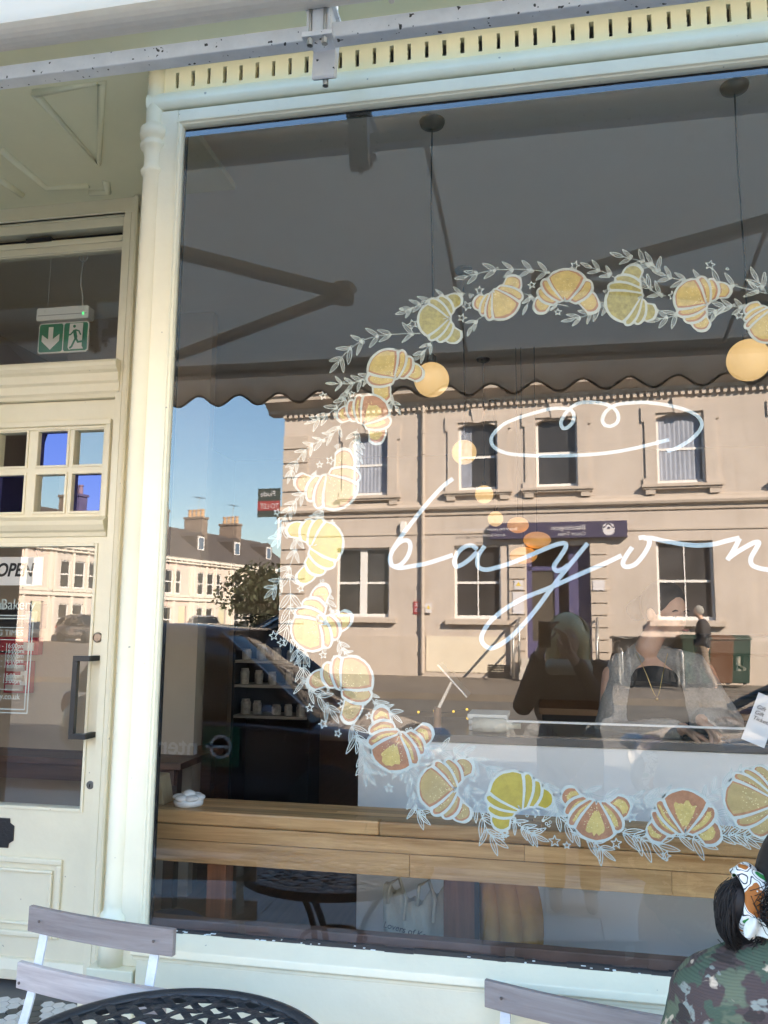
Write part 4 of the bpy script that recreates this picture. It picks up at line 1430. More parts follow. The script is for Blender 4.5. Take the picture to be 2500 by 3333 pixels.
A = [(-.10, .86), (.10, .86), (.10, .46), (.38, .62), (.38, .40), (0, .12), (-.38, .40), (-.38, .62), (-.10, .46)]
mb.prism([(cx_ + p[0] * s_ * .8, p[1] * s_) for p in A], -.0024, -.0012); mb.done('arrow', XW, ex)
ox_ = hw_ + .003
fx = lambda u_, v_: (ox_ + u_ * (hw_ - .009), v_ * hgt)
mb = MB(); mb.prism([fx(.20, .16), fx(.26, .08), fx(.30, .10), fx(.85, .10), fx(.78, .2), fx(.80, .94), fx(.24, .94)], -.0024, -.0012); mb.done('doorway', XW, ex)
mb = MB()
def limb(P, w_): 
    P = [Vector(fx(*p)) for p in P]
    for a_, b_ in zip(P, P[1:]):
        d = (b_ - a_).normalized(); k_ = Vector((-d.y, d.x)) * w_
        mb.prism([tuple(a_ + k_ - d * w_ * .5), tuple(a_ - k_ - d * w_ * .5), tuple(b_ - k_ + d * w_ * .5), tuple(b_ + k_ + d * w_ * .5)], -.0034, -.0024)
limb([(.46, .70), (.52, .48)], .0085); limb([(.52, .46), (.36, .18), (.29, .14)], .0048); limb([(.52, .46), (.62, .32), (.86, .34)], .0048)
limb([(.44, .70), (.30, .58), (.20, .56)], .0036); limb([(.50, .72), (.64, .68), (.72, .56)], .0036)
mb.prism([(fx(.44, .84)[0] + .0075 * math.cos(R(30 * k)), fx(.44, .84)[1] + .0075 * math.sin(R(30 * k))) for k in range(12)], -.0034, -.0024)
mb.done('running_figure', XG, ex)
mb = MB(); P = [Vector((w * .85, .0, hgt + .07)), Vector((w * .83, 0, hgt + .13)), Vector((w * .78, 0, hgt + .2)), Vector((w * .8, .0, hgt + .3))]
mb.tube(smooth_line(P, 6), .0026, 6)
mb.tube([Vector((w * .8 + .022 * math.cos(R(a_)), 0, hgt + .325 + .02 * math.sin(R(a_)))) for a_ in range(-210, 60, 15)], .0026, 6)
mb.tube([(w * .8, 0, hgt + .3), (w * .8, 0, 3.75 - a.z)], .002, 6)
mb.tube([(w * .15, 0, hgt + .07), (w * .15, 0, 3.75 - a.z)], .0012, 6)
mb.done('cord', XW, ex, smooth=True)
# pendant lamps
GLOBE = mat('lit_opal_globe', (.45, .32, .16), .5, emit=(1.0, .66, .28), estr=.056)
OVALM = mat('lit_amber_oval', (.9, .6, .3), .4, emit=(1.0, .45, .09), estr=.034)
CE = 3.75
ROSES = [(1409, 395), (2398, 278), (1511, 877), (1576, 1168), None]
gl_ = [((1405, 1236), 59, 1, 'first'), ((2437, 1172), 66, 1, 'near'), ((1511, 1472), 41, 0, ''), ((1576, 1609), 30, 0, ''), ((1613, 1689), 25, 0, '')]
LBL = ['glowing opal globe pendant hanging beside the gold croissant painting', 'glowing opal globe pendant hanging at the right under the black ceiling rose',
       'glowing opal globe pendant overlapping the arched window reflection', 'small glowing opal globe pendant overlapping a stone sill reflection', 'smallest glowing opal globe pendant beside the amber oval lamps']
for k, ((px, py), rp, near, _) in enumerate(gl_):
    dist = (CE - EYE_H) / uv(*ROSES[k])[1] if ROSES[k] else 7.7
    gr = rp * dist / FOC
    p = at(px, py, dist - EYE_DIST)
    o = thing('pendant_lamp', LBL[k], 'lamp', (p.x, p.y, p.z), group='opal globe pendants')
    mb = MB(); mb.ball((0, 0, 0), gr, 32, 20); mb.done('globe', GLOBE, o, smooth=True)
    mb = MB(); mb.lathe([(.018, .068), (.018, .1), (.006, .11)], (0, 0, 0), 14); mb.done('lamp_holder', BLACKM, o)
    mb = MB(); L = CE - p.z
    mb.tube(smooth_line([Vector((0, 0, .1)), Vector((.004, 0, L * .35)), Vector((-.003, 0, L * .7)), Vector((0, 0, L))], 6), .0035, 8); mb.done('cord', BLACKM, o, smooth=True)
    mb = MB(); mb.lathe([(.008, L - .035), (.02, L - .03), (.05, L - .018), (.055, L - .004), (.055, L)], (0, 0, 0), 24); mb.done('ceiling_rose', BLACKM, o, smooth=True)
OL = ['amber oval pendant closest to the globes over the sign reflection', 'widest amber oval pendant over the sign reflection', 'amber oval pendant low beside the door reflection']
for k, (px, py, wpx, hpx) in enumerate(((1686, 1709, 35, 26), (1748, 1758, 44, 27), (1704, 1808, 44, 27))):
    dist = 6.2
    p = at(px, py, dist - EYE_DIST)
    r = wpx * dist / FOC
    o = thing('oval_pendant', OL[k], 'lamp', (p.x, p.y, p.z), group='amber oval pendants')
    mb = MB(); mb.ball((0, 0, 0), (r, r, hpx * dist / FOC), 28, 18); mb.done('shade', OVALM, o, smooth=True)
    mb = MB(); mb.tube([(0, 0, hpx * dist / FOC), (0, 0, CE - p.z)], .003, 6); mb.done('cord', BLACKM, o)
# ------------------------------------------------------------------ the building across the street
BA = R(4.7)
BY = 17.6
TB_ = math.tan(BA)
def fac(px, py):
    # point on the facade across the road as it shows mirrored in the pane -> (along facade, height)
    u_, v_ = uv(px, py)
    Y = (BY - TB_ * u_ * EYE_DIST) / (1 + TB_ * u_)
    return u_ * (EYE_DIST + Y) / math.cos(BA), EYE_H + v_ * (EYE_DIST + Y)
def frect(x0, y0, x1, y1):
    a, b = fac(x0, y1), fac(x1, y0)
    m1, m2 = fac(x0, y0), fac(x1, y1)
    return (a[0] + m1[0]) / 2, (b[0] + m2[0]) / 2, (a[1] + m2[1]) / 2, (b[1] + m1[1]) / 2
STUC = mat('beige_stucco', (.49, .425, .375), .85, var=.12, vscale=.7, bump=.2, bscale=25)
STUC2 = mat('cream_stucco_trim', (.48, .41, .35), .8, var=.06, vscale=2, bump=.1)
def streaks(m, amt=.35):
    nt = m.node_tree
    b = nt.nodes['Principled BSDF']
    src_ = b.inputs['Base Color'].links[0].from_socket
    tc = nt.nodes.new('ShaderNodeTexCoord')
    mp = nt.nodes.new('ShaderNodeMapping')
    mp.inputs['Scale'].default_value = (2.6, 2.6, .22)
    nt.links.new(tc.outputs['Object'], mp.inputs['Vector'])
    n = nt.nodes.new('ShaderNodeTexNoise')
    n.inputs['Scale'].default_value = 2.0
    n.inputs['Detail'].default_value = 7
    n.inputs['Roughness'].default_value = .7
    nt.links.new(mp.outputs[0], n.inputs['Vector'])
    r = nt.nodes.new('ShaderNodeValToRGB')
    r.color_ramp.elements[0].position = .5
    r.color_ramp.elements[1].position = .75
    r.color_ramp.elements[1].color = (amt, amt, amt, 1)
    nt.links.new(n.outputs['Fac'], r.inputs['Fac'])
    mx = nt.nodes.new('ShaderNodeMixRGB')
    mx.inputs[2].default_value = (.26, .21, .17, 1)
    nt.links.new(r.outputs['Color'], mx.inputs[0])
    nt.links.new(src_, mx.inputs[1])
    nt.links.new(mx.outputs[0], b.inputs['Base Color'])
streaks(STUC)
streaks(STUC2, .3)
SASH = mat('white_sash', (.72, .70, .68), .5)
WGL = mat('dark_window_glass', (.045, .045, .048), .06, var=.6, vscale=.9)
CURT = mat('net_curtain', (.30, .33, .40), .9, var=.15, vscale=3)
SLATE = mat('slate_roof', (.10, .075, .06), .8, var=.3, vscale=5, bump=.3)
BLD = thing('stucco_office_building', 'two storey beige stucco building with arched windows across the road', 'building', (0, -BY, 0), BA)
sL = fac(918, 1700)[0]; sR = 14.0
zB = .2
zStr = fac(1600, 1655)[1]; zDent = fac(1600, 1308)[1]
up = [frect(1147, 1410, 1263, 1612), frect(1491, 1374, 1620, 1594), frect(1744, 1358, 1880, 1583), frect(2137, 1341, 2294, 1571)]
lo = [frect(1094, 1783, 1267, 2008), frect(1478, 1775, 1630, 2014), frect(2139, 1760, 2325, 2018)]
dz = frect(1713, 1775, 1922, 2165)
xe = up[3][1] + 1.7
up.append((xe, xe + 1.0, up[3][2], up[3][3])); lo.append((xe - .1, xe + 1.2, lo[2][2], lo[2][3]))
top_ = zDent + .35
mb = MB()
holes = up + lo + [(dz[0], dz[1], .30, dz[3])]
faced_wall(mb, sL, sR, zB, zDent, holes, 0, .22)
mb.quad((sL, 0, zB), (sL, -9, zB), (sL, -9, top_), (sL, 0, top_))
mb.quad((sR, 0, zB), (sR, -9, zB), (sR, -9, top_), (sR, 0, top_))
mb.quad((sL, -9, zB), (sR, -9, zB), (sR, -9, top_), (sL, -9, top_))
mb.done('wall', STUC, BLD)
# cornice with dentils
mb = MB()
prof = [(0, 0), (.06, .02), (.08, .10), (.16, .12), (.30, .22), (.42, .24), (.44, .36), (.50, .38), (.50, .44), (0, .5), (-.3, .5), (-.3, 0)]
mb.prism([(p[0], zDent + p[1]) for p in prof], sL - .45, sR, axis=0)
cor = mb.done('cornice', STUC2, BLD)
mb = MB(); x = sL
while x < sR:
    mb.box(x, x + .085, .0, .09, zDent - .13, zDent - .005)
    x += .155
d_ = mb.done('dentils', STUC2, cor); d_['kind'] = 'stuff'
mb = MB(); mb.prism([(.5, zDent + .44), (-4.5, zDent + 2.2), (-9, zDent + .4)], sL - .45, sR, axis=0)
mb.done('roof', SLATE, BLD)
# string course
mb = MB()
mb.prism([(0, zStr - .16), (.04, zStr - .14), (.05, zStr - .05), (.14, zStr), (.16, zStr + .06), (.12, zStr + .10), (.06, zStr + .14), (.05, zStr + .20), (0, zStr + .22)], sL - .14, sR, axis=0)
mb.done('string_course', STUC2, BLD)
mb = MB(); mb.box(sL, sR, .0, .025, zStr - .62, zStr - .57); mb.box(sL, sR, 0, .03, zDent - .34, zDent - .29); mb.box(sL, sR, 0, .06, zB, 1.45)
# plinth must clear the doorway
mb.bm.clear()
mb.box(sL, sR, .0, .025, zStr - .62, zStr - .57)
mb.box(sL, dz[0] - .5, 0, .03, zB, 1.28); mb.box(dz[1] + .5, sR, 0, .03, zB, 1.28)
mb.done('band', STUC2, BLD)
# windows
def sash(w, arched, bars, cur):
    x0, x1, z0, z1 = w
    y = -.16
    fr = MB()
    t = .055
    fr.box(x0, x0 + t, y - .05, y + .04, z0, z1); fr.box(x1 - t, x1, y - .05, y + .04, z0, z1)
    fr.box(x0 + t, x1 - t, y - .05, y + .04, z0, z0 + .08); fr.box(x0 + t, x1 - t, y - .05, y + .04, z1 - .05, z1)
    zm = z0 + (z1 - z0) * .49
    fr.box(x0 + t, x1 - t, y - .03, y + .03, zm - .03, zm + .03)
    if bars == 1: fr.box((x0 + x1) / 2 - .014, (x0 + x1) / 2 + .014, y - .03, y + .02, z0 + .08, z1 - .05)
    if bars == 2: fr.box((x0 + x1) / 2 - .09, (x0 + x1) / 2 + .09, y - .05, y + .05, z0, z1)
    f = fr.done('window', SASH, BLD)
    mb = MB(); mb.quad((x0 + t, y, z0 + .08), (x1 - t, y, z0 + .08), (x1 - t, y, z1 - .05), (x0 + t, y, z1 - .05)); mb.done('pane', WGL, f)
    if cur:
        mb = MB(); N = 26
        P = []
        for i in range(N + 1):
            xx = x0 + t + (x1 - x0 - 2 * t) * i / N * cur
            P.append((xx, y + .012 + .008 * math.sin(i * 2.1)))
        for a_, b_ in zip(P, P[1:]): mb.quad((a_[0], a_[1], z0 + .09), (b_[0], b_[1], z0 + .09), (b_[0], b_[1], z1 - .06), (a_[0], a_[1], z1 - .06))
        mb.done('curtain', CURT, f)
    if arched:
        mb = MB(); N = 12; rise = .13
        pts = [(x0 - .001, z1 + .001), (x1 + .001, z1 + .001)] + [(x1 - (x1 - x0) * i / N, z1 - rise + rise * math.sin(math.pi * i / N)) for i in range(N + 1)]
        mb.prism(pts, -.2, -.004); mb.done('arch_head', STUC, f)
        # raised surround with shoulders and keystone
        s_ = .26
        sur = MB()
        for (a0, a1) in ((x0 - s_, x0 - .0), (x1 + .0, x1 + s_)):
            sur.box(a0, a1, 0, .045, z0 + .12, z1 - .2)
        for sg, xo in ((-1, x0), (1, x1)):
            e0, e1 = sorted((xo, xo + sg * (s_ + .07)))
            sur.box(e0, e1, 0, .045, z1 - .2, z1 + .16); sur.box(e0, e1, 0, .045, z0 - .04, z0 + .12)
        sur.box(x0, x1, 0, .045, z1, z1 + .16)
        sur.done('surround', STUC, f)
        mb = MB(); xm = (x0 + x1) / 2; mb.prism([(xm - .10, z1 - .03), (xm + .10, z1 - .03), (xm + .16, z1 + .34), (xm - .16, z1 + .34)], 0, .07); mb.done('keystone', STUC, f)
    # sill
    mb = MB()
    if arched:
        mb.box(x0 - .36, x1 + .36, 0, .16, z0 - .10, z0 - .04); mb.box(x0 - .33, x1 + .33, 0, .12, z0 - .15, z0 - .10)
        for xo in (x0 - .28, x1 + .06): mb.box(xo, xo + .22, 0, .10, z0 - .27, z0 - .15)
    else:
        mb.box(x0 - .2, x1 + .2, 0, .14, z0 - .14, z0 - .02)
    mb.done('sill', STUC2, f)
for i, w_ in enumerate(up): sash(w_, True, 0, (1, .3, 0, .95, .6)[i])
for i, w_ in enumerate(lo): sash(w_, False, (2, 1, 1, 1)[i], 0)
# entrance: quoined jambs, purple door, sign
mb = MB()
for xo in (dz[0] - .40, dz[1] + .02):
    z = .4
    while z < dz[3] - .1:
        mb.box(xo, xo + .38, 0, .05, z + .012, z + .27)
        z += .285
mb.done('quoins', STUC2, BLD)
mb = MB(); z = .4
while z < zDent - .6:
    mb.box(sL, sL + .7, 0, .04, z + .015, z + .36); z += .385
mb.done('corner_quoins', STUC2, BLD)
PUR = mat('purple_paint', (.07, .065, .15), .5)
mb = MB(); mb.box(dz[0], dz[1], -1.3, -1.25, .3, dz[3]); mb.box(dz[0], dz[0] + .12, -.3, -.22, .3, dz[3]); mb.box(dz[1] - .5, dz[1], -.3, -.22, .3, dz[3]); mb.box(dz[0], dz[1], -.3, -.22, 2.9, 3.0)
mb.box(dz[0] + .12, dz[0] + .7, -.29, -.24, .3, 1.2)
mb.box(dz[0] + .66, dz[0] + .76, -.3, -.22, .3, 2.9)
e_ = mb.done('entrance_door', PUR, BLD)
mb = MB(); mb.quad((dz[0] + .12, -.26, 1.2), (dz[0] + .66, -.26, 1.2), (dz[0] + .66, -.26, 2.9), (dz[0] + .12, -.26, 2.9)); mb.done('pane', mat('dim_glass', (.08, .07, .06), .1), e_)
sgn = frect(1597, 1702, 2042, 1754)
SIGNP = mat('indigo_sign', (.045, .04, .085), .5)
mb = MB(); mb.box(sgn[0], sgn[1], .0, .18, sgn[2], sgn[3]); so = mb.done('shop_sign', SIGNP, BLD)
SW = mat('sign_lettering', (.60, .58, .60), .6)
hS = sgn[3] - sgn[2]
rotb = (R(90), 0, R(180))
xr = sgn[1] - .95
text('lettering', 'Blatchington', hS * .42, SW, (xr, .183, sgn[2] + hS * .5), rotb, so, thick=.001)
text('lettering', 'Court Trust', hS * .34, SW, (xr, .183, sgn[2] + hS * .14), rotb, so, thick=.001)
text('lettering', 'Supporting people with sight loss', hS * .26, SW, (xr - 1.6, .183, sgn[2] + hS * .55), rotb, so, thick=.001)
text('lettering', 'across Sussex', hS * .26, SW, (xr - 1.9, .183, sgn[2] + hS * .18), rotb, so, thick=.001)
mb = MB(); M = Matrix.Translation((sgn[1] - .42, .18, sgn[2] + hS * .5)) @ Matrix.Rotation(R(-90), 4, 'X')
mb.lathe([(.001, .004), (hS * .38, .004), (hS * .38, 0)], (0, 0, 0), 24, M); lg = mb.done('emblem', SW, so)
mb = MB()
for q in (-.16, 0, .16): mb.lathe([(.001, .008), (.035, .008), (.035, .004)], (q, .03 if q else -.02, 0), 12, M)
mb.tube([M @ Vector((-.22 + .44 * i / 16, -.09 - .05 * math.cos(i * math.pi / 4), .006)) for i in range(17)], .014, 6)
mb.done('emblem_figures', SIGNP, lg)
# drainpipe, notices, white vent panel, alarm box
mb = MB(); xp = fac(1379, 1900)[0]; mb.tube([(xp, .09, .4), (xp, .09, zDent)], .045, 8)
for k in range(12): mb.tube([(xp, .09, .9 + k * .55), (xp, .09, .96 + k * .55)], .06, 8)
mb.done('drainpipe', STUC2, BLD)
r = frect(1347, 1958, 1376, 1999); mb = MB(); mb.box(r[0], r[1], 0, .02, r[2], r[3]); o = mb.done('red_notice', mat('red_plate', (.32, .03, .04), .5), BLD)
mb = MB()
for q in (.2, .36, .62, .78): mb.box(r[0] + .03, r[1] - .03, .02, .022, r[2] + (r[3] - r[2]) * q, r[2] + (r[3] - r[2]) * (q + .07))
mb.done('print', SW, o)
for (a_) in ((1387, 1964, 1407, 1995), (1675, 1890, 1702, 1920), (1670, 1928, 1706, 1998), (1930, 1890, 1968, 1922)):
    r = frect(*a_); mb = MB(); mb.box(r[0], r[1], .052, .07, r[2], r[3]); o = mb.done('notice', SW, BLD)
    if a_[0] in (1675, 1387):
        xm = (r[0] + r[1]) / 2; mb = MB(); mb.prism([(r[0] + .04, r[2] + (r[3] - r[2]) * .4), (r[1] - .04, r[2] + (r[3] - r[2]) * .4), (xm, r[3] - .03)], .07, .072); mb.done('warning_triangle', mat('yellow_sign', (.70, .50, .03), .5), o)
r = frect(1389, 2072, 1640, 2188); mb = MB(); mb.box(r[0], r[1], .031, .05, r[2], r[3]); mb.done('pale_wall_panel', mat('pale_panel', (.66, .58, .46), .8, var=.08, vscale=2), BLD)
r = frect(1590, 2165, 1660, 2205); mb = MB()
for k in range(6): mb.box(r[0], r[1], .05, .07, r[2] + k * .055, r[2] + k * .055 + .03)
mb.done('air_vent', BLACKM, BLD)
r = frect(1305, 1700, 1325, 1735); mb = MB(); mb.box(r[0], r[1], 0, .12, r[2], r[3]); mb.done('alarm_box', SASH, BLD, bevel=.02)
# to-let board at the corner
zz0, zz1 = fac(930, 1684)[1], fac(930, 1592)[1]
tl = thing('to_let_board', 'dark estate agent board with red TO LET band on building corner', 'sign', (0, -BY, 0), BA)
x0 = fac(848, 1640)[0]
mb = MB(); mb.box(x0, sL, .15, .18, zz0, zz1); mb.done('board', mat('board_green_black', (.04, .055, .05), .5), tl)
mb = MB(); mb.box(x0, sL, .18, .184, zz0 + (zz1 - zz0) * .22, zz0 + (zz1 - zz0) * .56); mb.done('red_band', mat('board_red', (.30, .05, .05), .5), tl)
text('lettering', 'TO LET', .2, SW, (sL - .03, .19, zz0 + (zz1 - zz0) * .29), rotb, tl, thick=.001, sx=.8)
text('lettering', 'Flude', .2, SW, (sL - .12, .19, zz0 + (zz1 - zz0) * .72), rotb, tl, thick=.001)
mb = MB(); mb.tube([(sL - .05, .12, zz0 - .6), (sL - .05, .12, zz1)], .03, 8); mb.done('pole', SASH, tl)
# handrails by the steps
hr = thing('entrance_handrail', 'galvanised handrails beside the entrance steps across the road', 'handrail', (0, -BY, 0), BA)
gv = mat('galvanised', (.40, .39, .37), .4, .8)
for xo in (dz[0] - .15, dz[1] + .15):
    mb = MB()
    mb.tube([(xo, .12, 1.75), (xo, .3, 1.75), (xo, 1.5, 1.35), (xo, 1.5, .4)], .03, 8); mb.tube([(xo, .3, 1.75), (xo, .3, .4)], .03, 8); mb.tube([(xo, .3, 1.2), (xo, 1.5, .85)], .025, 8)
    mb.done('rail', gv, hr, smooth=True)
mb = MB()
for k in range(3): mb.box(dz[0] - .1, dz[1] + .1, .0, .9 - .3 * k, .35 + .15 * k, .5 + .15 * k)
mb.done('steps', PAVE, hr)

# ------------------------------------------------------------------ terrace in the side street
ROOF = mat('brown_tile_roof', (.085, .072, .065), .85, var=.3, vscale=3, bump=.5, bscale=18)
BRICK = mat('chimney_brick', (.22, .17, .14), .9, var=.25, vscale=4)
POT = mat('clay_pot', (.48, .30, .17), .8)
def terrace(i, org, ang, colr, lab):
    t = thing('terraced_house', lab, 'house', org, ang, 'terraced houses down the side street')
    W, E = 4.6, 5.6
    wm = mat('house_render_%d' % i, colr, .85, var=.05, vscale=1)
    win = [(.6, 1.35, 3.2, 4.8), (1.6, 2.5, 3.2, 4.8), (2.8, 3.4, 3.2, 4.8), (.6, 1.35, .6, 2.3), (1.6, 2.5, .6, 2.3), (3.2, 4.1, .1, 2.4)]
    mb = MB(); faced_wall(mb, 0, W, -1.5, E, win, 0, .16); mb.done('wall', wm, t)
    mb = MB(); mb.box(-.02, W + .02, 0, .14, 2.75, 2.95); mb.box(-.02, W + .02, 0, .10, 3.0, 3.08); mb.box(-.02, W + .02, 0, .28, E - .12, E + .08); mb.box(-.02, W + .02, 0, .16, E - .3, E - .14)
    k = 0
    while k < W - .2:
        mb.box(k, k + .12, .1, .24, E - .3, E - .12); k += .6
    for x_ in (.05, 1.42, 2.55, 4.3): mb.box(x_, x_ + .16, 0, .10, .1, 2.75); mb.box(x_, x_ + .16, 0, .10, 3.1, E - .3)
    mb.done('mouldings', mat('house_trim', (.72, .66, .58), .8), t)
    for (a, b, c, d) in win[:5]:
        mb = MB(); mb.box(a, a + .07, -.14, -.05, c, d); mb.box(b - .07, b, -.14, -.05, c, d); mb.box(a + .07, b - .07, -.14, -.05, c, c + .08); mb.box(a + .07, b - .07, -.14, -.05, d - .07, d); mb.box(a + .07, b - .07, -.13, -.06, (c + d) / 2 - .04, (c + d) / 2 + .04)
        f = mb.done('window', SASH, t)
        mb = MB(); mb.quad((a, -.1, c), (b, -.1, c), (b, -.1, d), (a, -.1, d)); mb.done('pane', WGL, f)
    a, b, c, d = win[5]; mb = MB(); mb.box(a, b, -.9, -.85, c, d); mb.done('door', PUR, t)
    mb = MB(); mb.prism([(.3, E + .05), (-3.6, E + 2.7), (-7.5, E + .05)], 0, W, axis=0)
    rf = mb.done('roof', ROOF, t)
    # dormer
    zb = E + .95; yb = -1.05
    mb = MB(); mb.prism([(1.6, zb - .2), (2.7, zb - .2), (2.7, zb + 1.0), (2.15, zb + 1.35), (1.6, zb + 1.0)], yb - 1.9, yb); mb.done('dormer', ROOF, rf)
    mb = MB(); mb.box(1.78, 2.52, yb, yb + .05, zb - .05, zb + .98); mb.done('dormer_window', SASH, rf)
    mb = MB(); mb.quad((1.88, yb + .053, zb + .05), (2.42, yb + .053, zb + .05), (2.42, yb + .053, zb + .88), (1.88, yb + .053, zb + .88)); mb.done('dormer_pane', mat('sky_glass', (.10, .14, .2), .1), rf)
    mb = MB(); mb.box(-.35, .35, -4.3, -2.6, E + .6, E + 3.6); mb.box(-.42, .42, -4.37, -2.53, E + 3.6, E + 3.75); ch = mb.done('chimney', BRICK, t)
    for k in range(4):
        mb = MB(); mb.lathe([(.16, E + 3.75), (.13, E + 4.25), (.16, E + 4.3), (.16, E + 4.36), (.11, E + 4.36)], (0, -4.05 + k * .4, 0), 10); mb.done('chimney_pot', POT, ch)
    mb = MB(); mb.tube([(.2, -3.4, E + 3.7), (.2, -3.4, E + 5.4)], .02, 5); mb.tube([(-.4, -3.4, E + 5.3), (.8, -3.4, E + 5.4)], .015, 5)
    for k in range(4): mb.tube([(-.3 + k * .3, -3.7, E + 5.32), (-.3 + k * .3, -3.1, E + 5.32)], .01, 4)
    mb.done('aerial', STEEL, ch)
    return t
u1, v1 = uv(536, 1813); u2, v2 = uv(717, 1834)
E_ = 5.6 + .2
d1, d2 = (E_ - EYE_H) / v1, (E_ - EYE_H) / v2
Pa = Vector((u1 * d1, -(d1 - EYE_DIST), .2)); Pb = Vector((u2 * d2, -(d2 - EYE_DIST), .2))
tdir = (Pb - Pa).normalized()
hang = math.atan2(tdir.y, tdir.x)        # local +y faces the side street
cols_h = [(.60, .50, .42), (.66, .57, .48), (.64, .55, .48), (.66, .51, .45), (.6, .5, .42), (.56, .5, .45), (.63, .52, .46), (.60, .52, .45), (.55, .5, .45)]
labs = ['cream rendered terraced house beyond the big street tree', 'white rendered terraced house with clay chimney pots', 'pale pink terraced house with bracketed eaves', 'pink terraced house reflected in the bakery door glass', 'buff terraced house near the side street corner', 'grey rendered terraced house next to the buff one', 'rose rendered terraced house two doors from the corner', 'ivory rendered terraced house one door from the corner', 'stone coloured terraced house at the corner of the side street']
start = Pb + tdir * 6
for i in range(9):
    o = start - tdir * (4.6 * (i))
    terrace(i, o, hang, cols_h[i], labs[i])
# ------------------------------------------------------------------ trees
LEAF = mat('olive_leaves', (.035, .042, .018), .7, var=.5, vscale=2)
BARK = mat('bark', (.12, .09, .07), .9, var=.3, vscale=10)
def tree(name, lab, loc, h_, r, seed, n=2600):
    rr = random.Random(seed)
    t = thing(name, lab, 'tree', loc)
    mb = MB()
    mb.tube([(0, 0, 0), (.05, 0, h_ * .3), (0, .05, h_ * .6)], [.22, .16, .08], 8)
    for k in range(7):
        a = rr.uniform(0, 6.28); q = rr.uniform(.5, .8) * r
        mb.tube([(0, 0, h_ * rr.uniform(.25, .45)), (q * .5 * math.cos(a), q * .5 * math.sin(a), h_ * .55), (q * math.cos(a), q * math.sin(a), h_ * rr.uniform(.6, .85))], [.09, .06, .02], 6)
    mb.done('trunk', BARK, t, smooth=True)
    cl = [(Vector((rr.gauss(0, .45) * r, rr.gauss(0, .45) * r, h_ * rr.uniform(.35, .95))), rr.uniform(.25, .5) * r) for _ in range(16)]
    vs, fs = [], []
    for k in range(n):
        c, q = rr.choice(cl)
        d = Vector((rr.gauss(0, 1), rr.gauss(0, 1), rr.gauss(0, 1))).normalized() * q * rr.uniform(.6, 1)
        p = c + d
        a = Vector((rr.gauss(0, 1), rr.gauss(0, 1), rr.gauss(0, 1))).normalized(); b = a.cross(Vector((rr.gauss(0, 1), rr.gauss(0, 1), rr.gauss(0, 1)))).normalized()
        s_ = rr.uniform(.1, .2)
        i = len(vs)
        vs += [p + a * s_, p + b * s_ * .5, p - a * s_, p - b * s_ * .5]
        fs.append((i, i + 1, i + 2, i + 3))
    me = bpy.data.meshes.new('crown'); me.from_pydata(vs, [], fs)
    o = bpy.data.objects.new('crown', me); COL.objects.link(o); me.materials.append(LEAF); o.parent = t
tp = at(790, 2005, 42)
tree('street_tree', 'bushy dark green tree at the side street corner', (tp.x + 1.2, -42, .3), 4.3, 2.3, 3)
tp = at(890, 2005, 38)
tree('street_tree', 'low dark evergreen beside the beige building', (tp.x + .4, -38, .3), 3.6, 2.2, 5)
